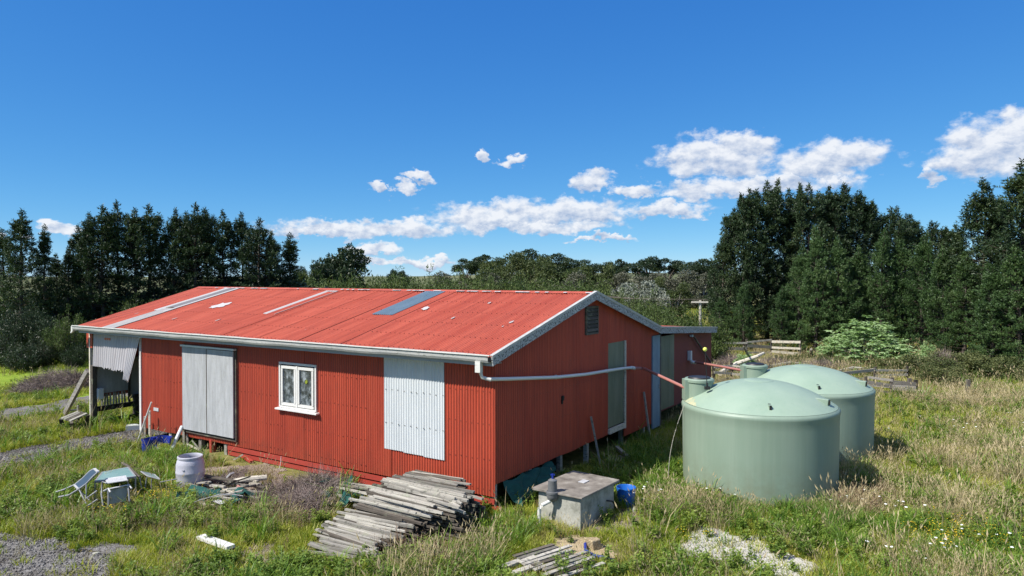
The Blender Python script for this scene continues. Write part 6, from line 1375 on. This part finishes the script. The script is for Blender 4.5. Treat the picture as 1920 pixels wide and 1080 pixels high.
def run(name, meshes, mat, specs, smin, smax):
    P = []; S = []
    for (n, y0, y1, prob, seed, mul) in specs:
        p, rg = field(n, y0, y1, prob, seed); P.append(p); S.append(rg.uniform(smin, smax, len(p)) * mul)
    P = np.concatenate(P); S = np.concatenate(S); print(name, len(P)); return scatter(name, meshes, mat, P, S)
run('short_grass', short, M['grass_green'], [(23000, 9.5, 15, lambda x, y: .95 - .55 * DRYN(x, y), 1, 1.0), (34000, 15, 24, lambda x, y: .9 - .5 * DRYN(x, y), 2, 1.15), (15000, 24, 32, lambda x, y: .8 - .4 * DRYN(x, y), 7, 1.4)], .7, 1.4)
run('meadow_grass', fars, M['grass_green'], [(15000, 22, 36, lambda x, y: .85 - .45 * DRYN(x, y) - .35 * lawn(x, y), 3, .8), (16000, 36, 60, lambda x, y: .75 - .35 * DRYN(x, y), 4, .95), (9000, 60, 120, lambda x, y: np.full(x.shape, .7), 5, 1.7)], .7, 1.3)
lush = lambda x, y: np.maximum.reduce([np.exp(-(((x - cx) / rx) ** 2 + ((y - cy) / ry) ** 2)) for (cx, cy, rx, ry) in ((-.2, 12.6, .8, .8), (5.2, 14.2, 1.6, .7), (3.2, 16.5, .8, 1.5), (8.0, 11.8, 1.6, .9), (.2, 13.8, .5, .6), (3.8, 19, 1.2, 3), (-9.6, 19.4, 2.2, .9), (-3, 11.2, 2, .8))])
run('lush_grass', longg, M['grass_lush'], [(7500, 9.5, 22, lambda x, y: np.clip(lush(x, y) * .85 * (vn(x, y, .5, 31) * 1.3) + .02, 0, 1) * (y < 22), 11, 1.0)], .5, 1.15)
dryp = lambda x, y: (DRYN(x, y) * .75 + .06) * (1 - .8 * lawn(x, y)) * (.55 + .6 * right_side(x, y))
run('dry_grass', dryt, M['grass_dry'], [(9000, 9.5, 16, dryp, 12, .8), (15000, 16, 30, dryp, 13, .9)], .5, 1.1)
run('far_dry_grass', fardry, M['grass_dry'], [(14000, 28, 60, lambda x, y: dryp(x, y) * .9, 14, .95), (5000, 60, 120, lambda x, y: DRYN(x, y) * .5, 15, 1.6)], .6, 1.1)
brp = lambda x, y: (sstep(.50, .72, vn(x, y, 1.1, 41) * .5 + vn(x, y, .35, 42) * .5) * .32 + .05) * (1 - lawn(x, y)) + .7 * np.exp(-(((x + .9) / 1.2) ** 2 + ((y - 12.1) / .5) ** 2))
run('brown_weeds', brownw, M['weed_brown'], [(5500, 9.5, 17, brp, 16, .75), (8000, 17, 34, brp, 17, 1.0)], .4, 1.0)
run('green_weeds', greenw, M['weed_green'], [(9000, 9.5, 18, lambda x, y: sstep(.45, .6, vn(x, y, 1.2, 43)) * .8 + .08, 18, 1.0), (7000, 18, 30, lambda x, y: sstep(.45, .6, vn(x, y, 1.2, 43)) * .6 + .05, 19, 1.1)], .6, 1.4)
run('rank_grass', [m.copy() for m in longg], M['grass_green'], [(3200, 10, 22, lambda x, y: .30 * sstep(.45, .75, vn(x, y, .9, 51)) + .03, 31, 1.0), (3500, 22, 45, lambda x, y: .30 * sstep(.45, .75, vn(x, y, 1.4, 52)) + .03, 32, 1.25)], .7, 1.5)
run('standing_straw', [m.copy() for m in dryt], M['grass_dry'], [(2600, 10, 22, lambda x, y: (.25 * sstep(.5, .75, vn(x, y, 1.1, 53)) + .02) * (.4 + .9 * right_side(x, y)), 33, 1.0), (4200, 22, 45, lambda x, y: (.4 * sstep(.45, .75, vn(x, y, 1.6, 54)) + .03) * (1 - .8 * lawn(x, y)) * (.4 + .9 * right_side(x, y)), 34, 1.15)], 1.0, 1.9)
# tall tufts against the tanks, the corner and the stack
def clump(name, meshes, mat, spots, seed, smin, smax):
    rg = np.random.default_rng(seed); P = []
    for (px, py, r, n) in spots:
        c = gnd(px, py); a = rg.uniform(0, 2 * PI, n); q = r * np.sqrt(rg.random(n)); P.append(np.stack([c.x + q * np.cos(a), c.y + q * np.sin(a)], 1))
    P = np.concatenate(P); k = ~blocked(P[:, 0], P[:, 1]); P = P[k]; P = np.concatenate([P, height(P[:, 0], P[:, 1])[:, None]], 1); return scatter(name, meshes, mat, P, rg.uniform(smin, smax, len(P)))
clump('tall_green_clumps', longg[:1] and [m.copy() for m in longg], M['grass_lush'], [(1580, 985, .55, 70), (1520, 965, .6, 60), (1450, 955, .5, 60), (1380, 955, .6, 70), (1320, 960, .6, 60), (1650, 1000, .4, 30), (1720, 990, .4, 30), (985, 1000, .3, 14), (950, 1022, .4, 14), (1230, 880, .8, 90), (1250, 920, .6, 60), (1310, 880, .4, 20), (300, 862, .4, 20), (340, 868, .5, 24), (1480, 1000, .5, 30), (1560, 1020, .6, 60), (1750, 1040, .6, 24), (1850, 1050, .6, 20), (950, 975, .2, 5)], 3, .4, .95)
clump('tall_dry_clumps', [m.copy() for m in dryt], M['grass_dry'], [(1600, 900, .7, 40), (1640, 870, .8, 36), (1280, 960, .7, 36), (1340, 985, .5, 14), (1580, 950, .5, 24), (800, 1078, .4, 14), (760, 1080, .4, 12), (860, 1072, .4, 12), (1240, 965, .5, 20), (900, 1050, .5, 20), (1380, 730, 1.0, 60), (1440, 735, 1.2, 60), (530, 900, .8, 30), (1860, 740, 2.0, 80), (1800, 730, 2.0, 70), (90, 1000, .5, 14)], 4, .7, 1.3)
clump('seedhead_weeds', [m.copy() for m in brownw], M['weed_brown'], [(810, 1058, .35, 30), (775, 1045, .3, 12), (850, 1050, .3, 12), (740, 1040, .4, 10), (1610, 960, .5, 50), (1650, 940, .5, 30), (240, 1000, .7, 12), (500, 985, .9, 14), (270, 955, .9, 16), (1330, 950, .5, 26), (1380, 930, .4, 20)], 5, .6, 1.3)
wfl = [flower_mesh('white_flower', 1, 2, .5, .07, .25), flower_mesh('white_flower', 2, 1, .6, .06, .2)]
clump('white_flowers', wfl, M['flower_white'], [(1370, 930, .8, 10), (1400, 915, .6, 7), (1640, 975, .8, 9), (1850, 1070, 1.2, 8), (1700, 1050, 1.0, 6), (1780, 800, 3, 9), (1850, 850, 3, 6), (1200, 960, .4, 5)], 6, .6, 1.0)
yfl = [flower_mesh('yellow_flower', 3, 4, .28, .026, .3), flower_mesh('yellow_flower', 4, 3, .2, .022, .3)]
clump('yellow_flowers', yfl, M['flower_yellow'], [(1800, 1010, .9, 46), (1740, 1020, .6, 24), (1870, 1020, .8, 30), (290, 935, .9, 34), (240, 960, .8, 24), (1270, 880, .5, 10), (1300, 1030, .4, 6)], 7, .8, 1.2)
# loose stones on the gravel
def stone_mesh(seed):
    rg = random.Random(seed); return MB().lathe([(.001, -.008), (.016, -.006), (.02, .004), (.011, .014), (.001, .016)], 6).mesh('pebble')
def pebbles(name, poly, n, mat, seed, s0, s1, label=None):
    rg = np.random.default_rng(seed); P = np.array(poly); lo = P.min(0); hi = P.max(0); x = rg.uniform(lo[0], hi[0], n); y = rg.uniform(lo[1], hi[1], n); k = rough_in(x, y, poly, .22); x = x[k]; y = y[k]
    ms = [stone_mesh(seed + i) for i in range(3)]; scatter(name, ms, mat, np.stack([x, y, height(x, y) + .015], 1), rg.uniform(s0, s1, len(x)), tilt=.4)
pebbles('white_pebbles', P_WHITE, 12000, M['white_stone'], 1, .6, 1.7)
pebbles('grey_pebbles', P_YARD, 14000, M['gravel'], 2, .5, 1.4)
pebbles('path_pebbles', P_PATH, 12000, M['gravel'], 3, .6, 1.6)
print('done', len(bpy.data.objects))
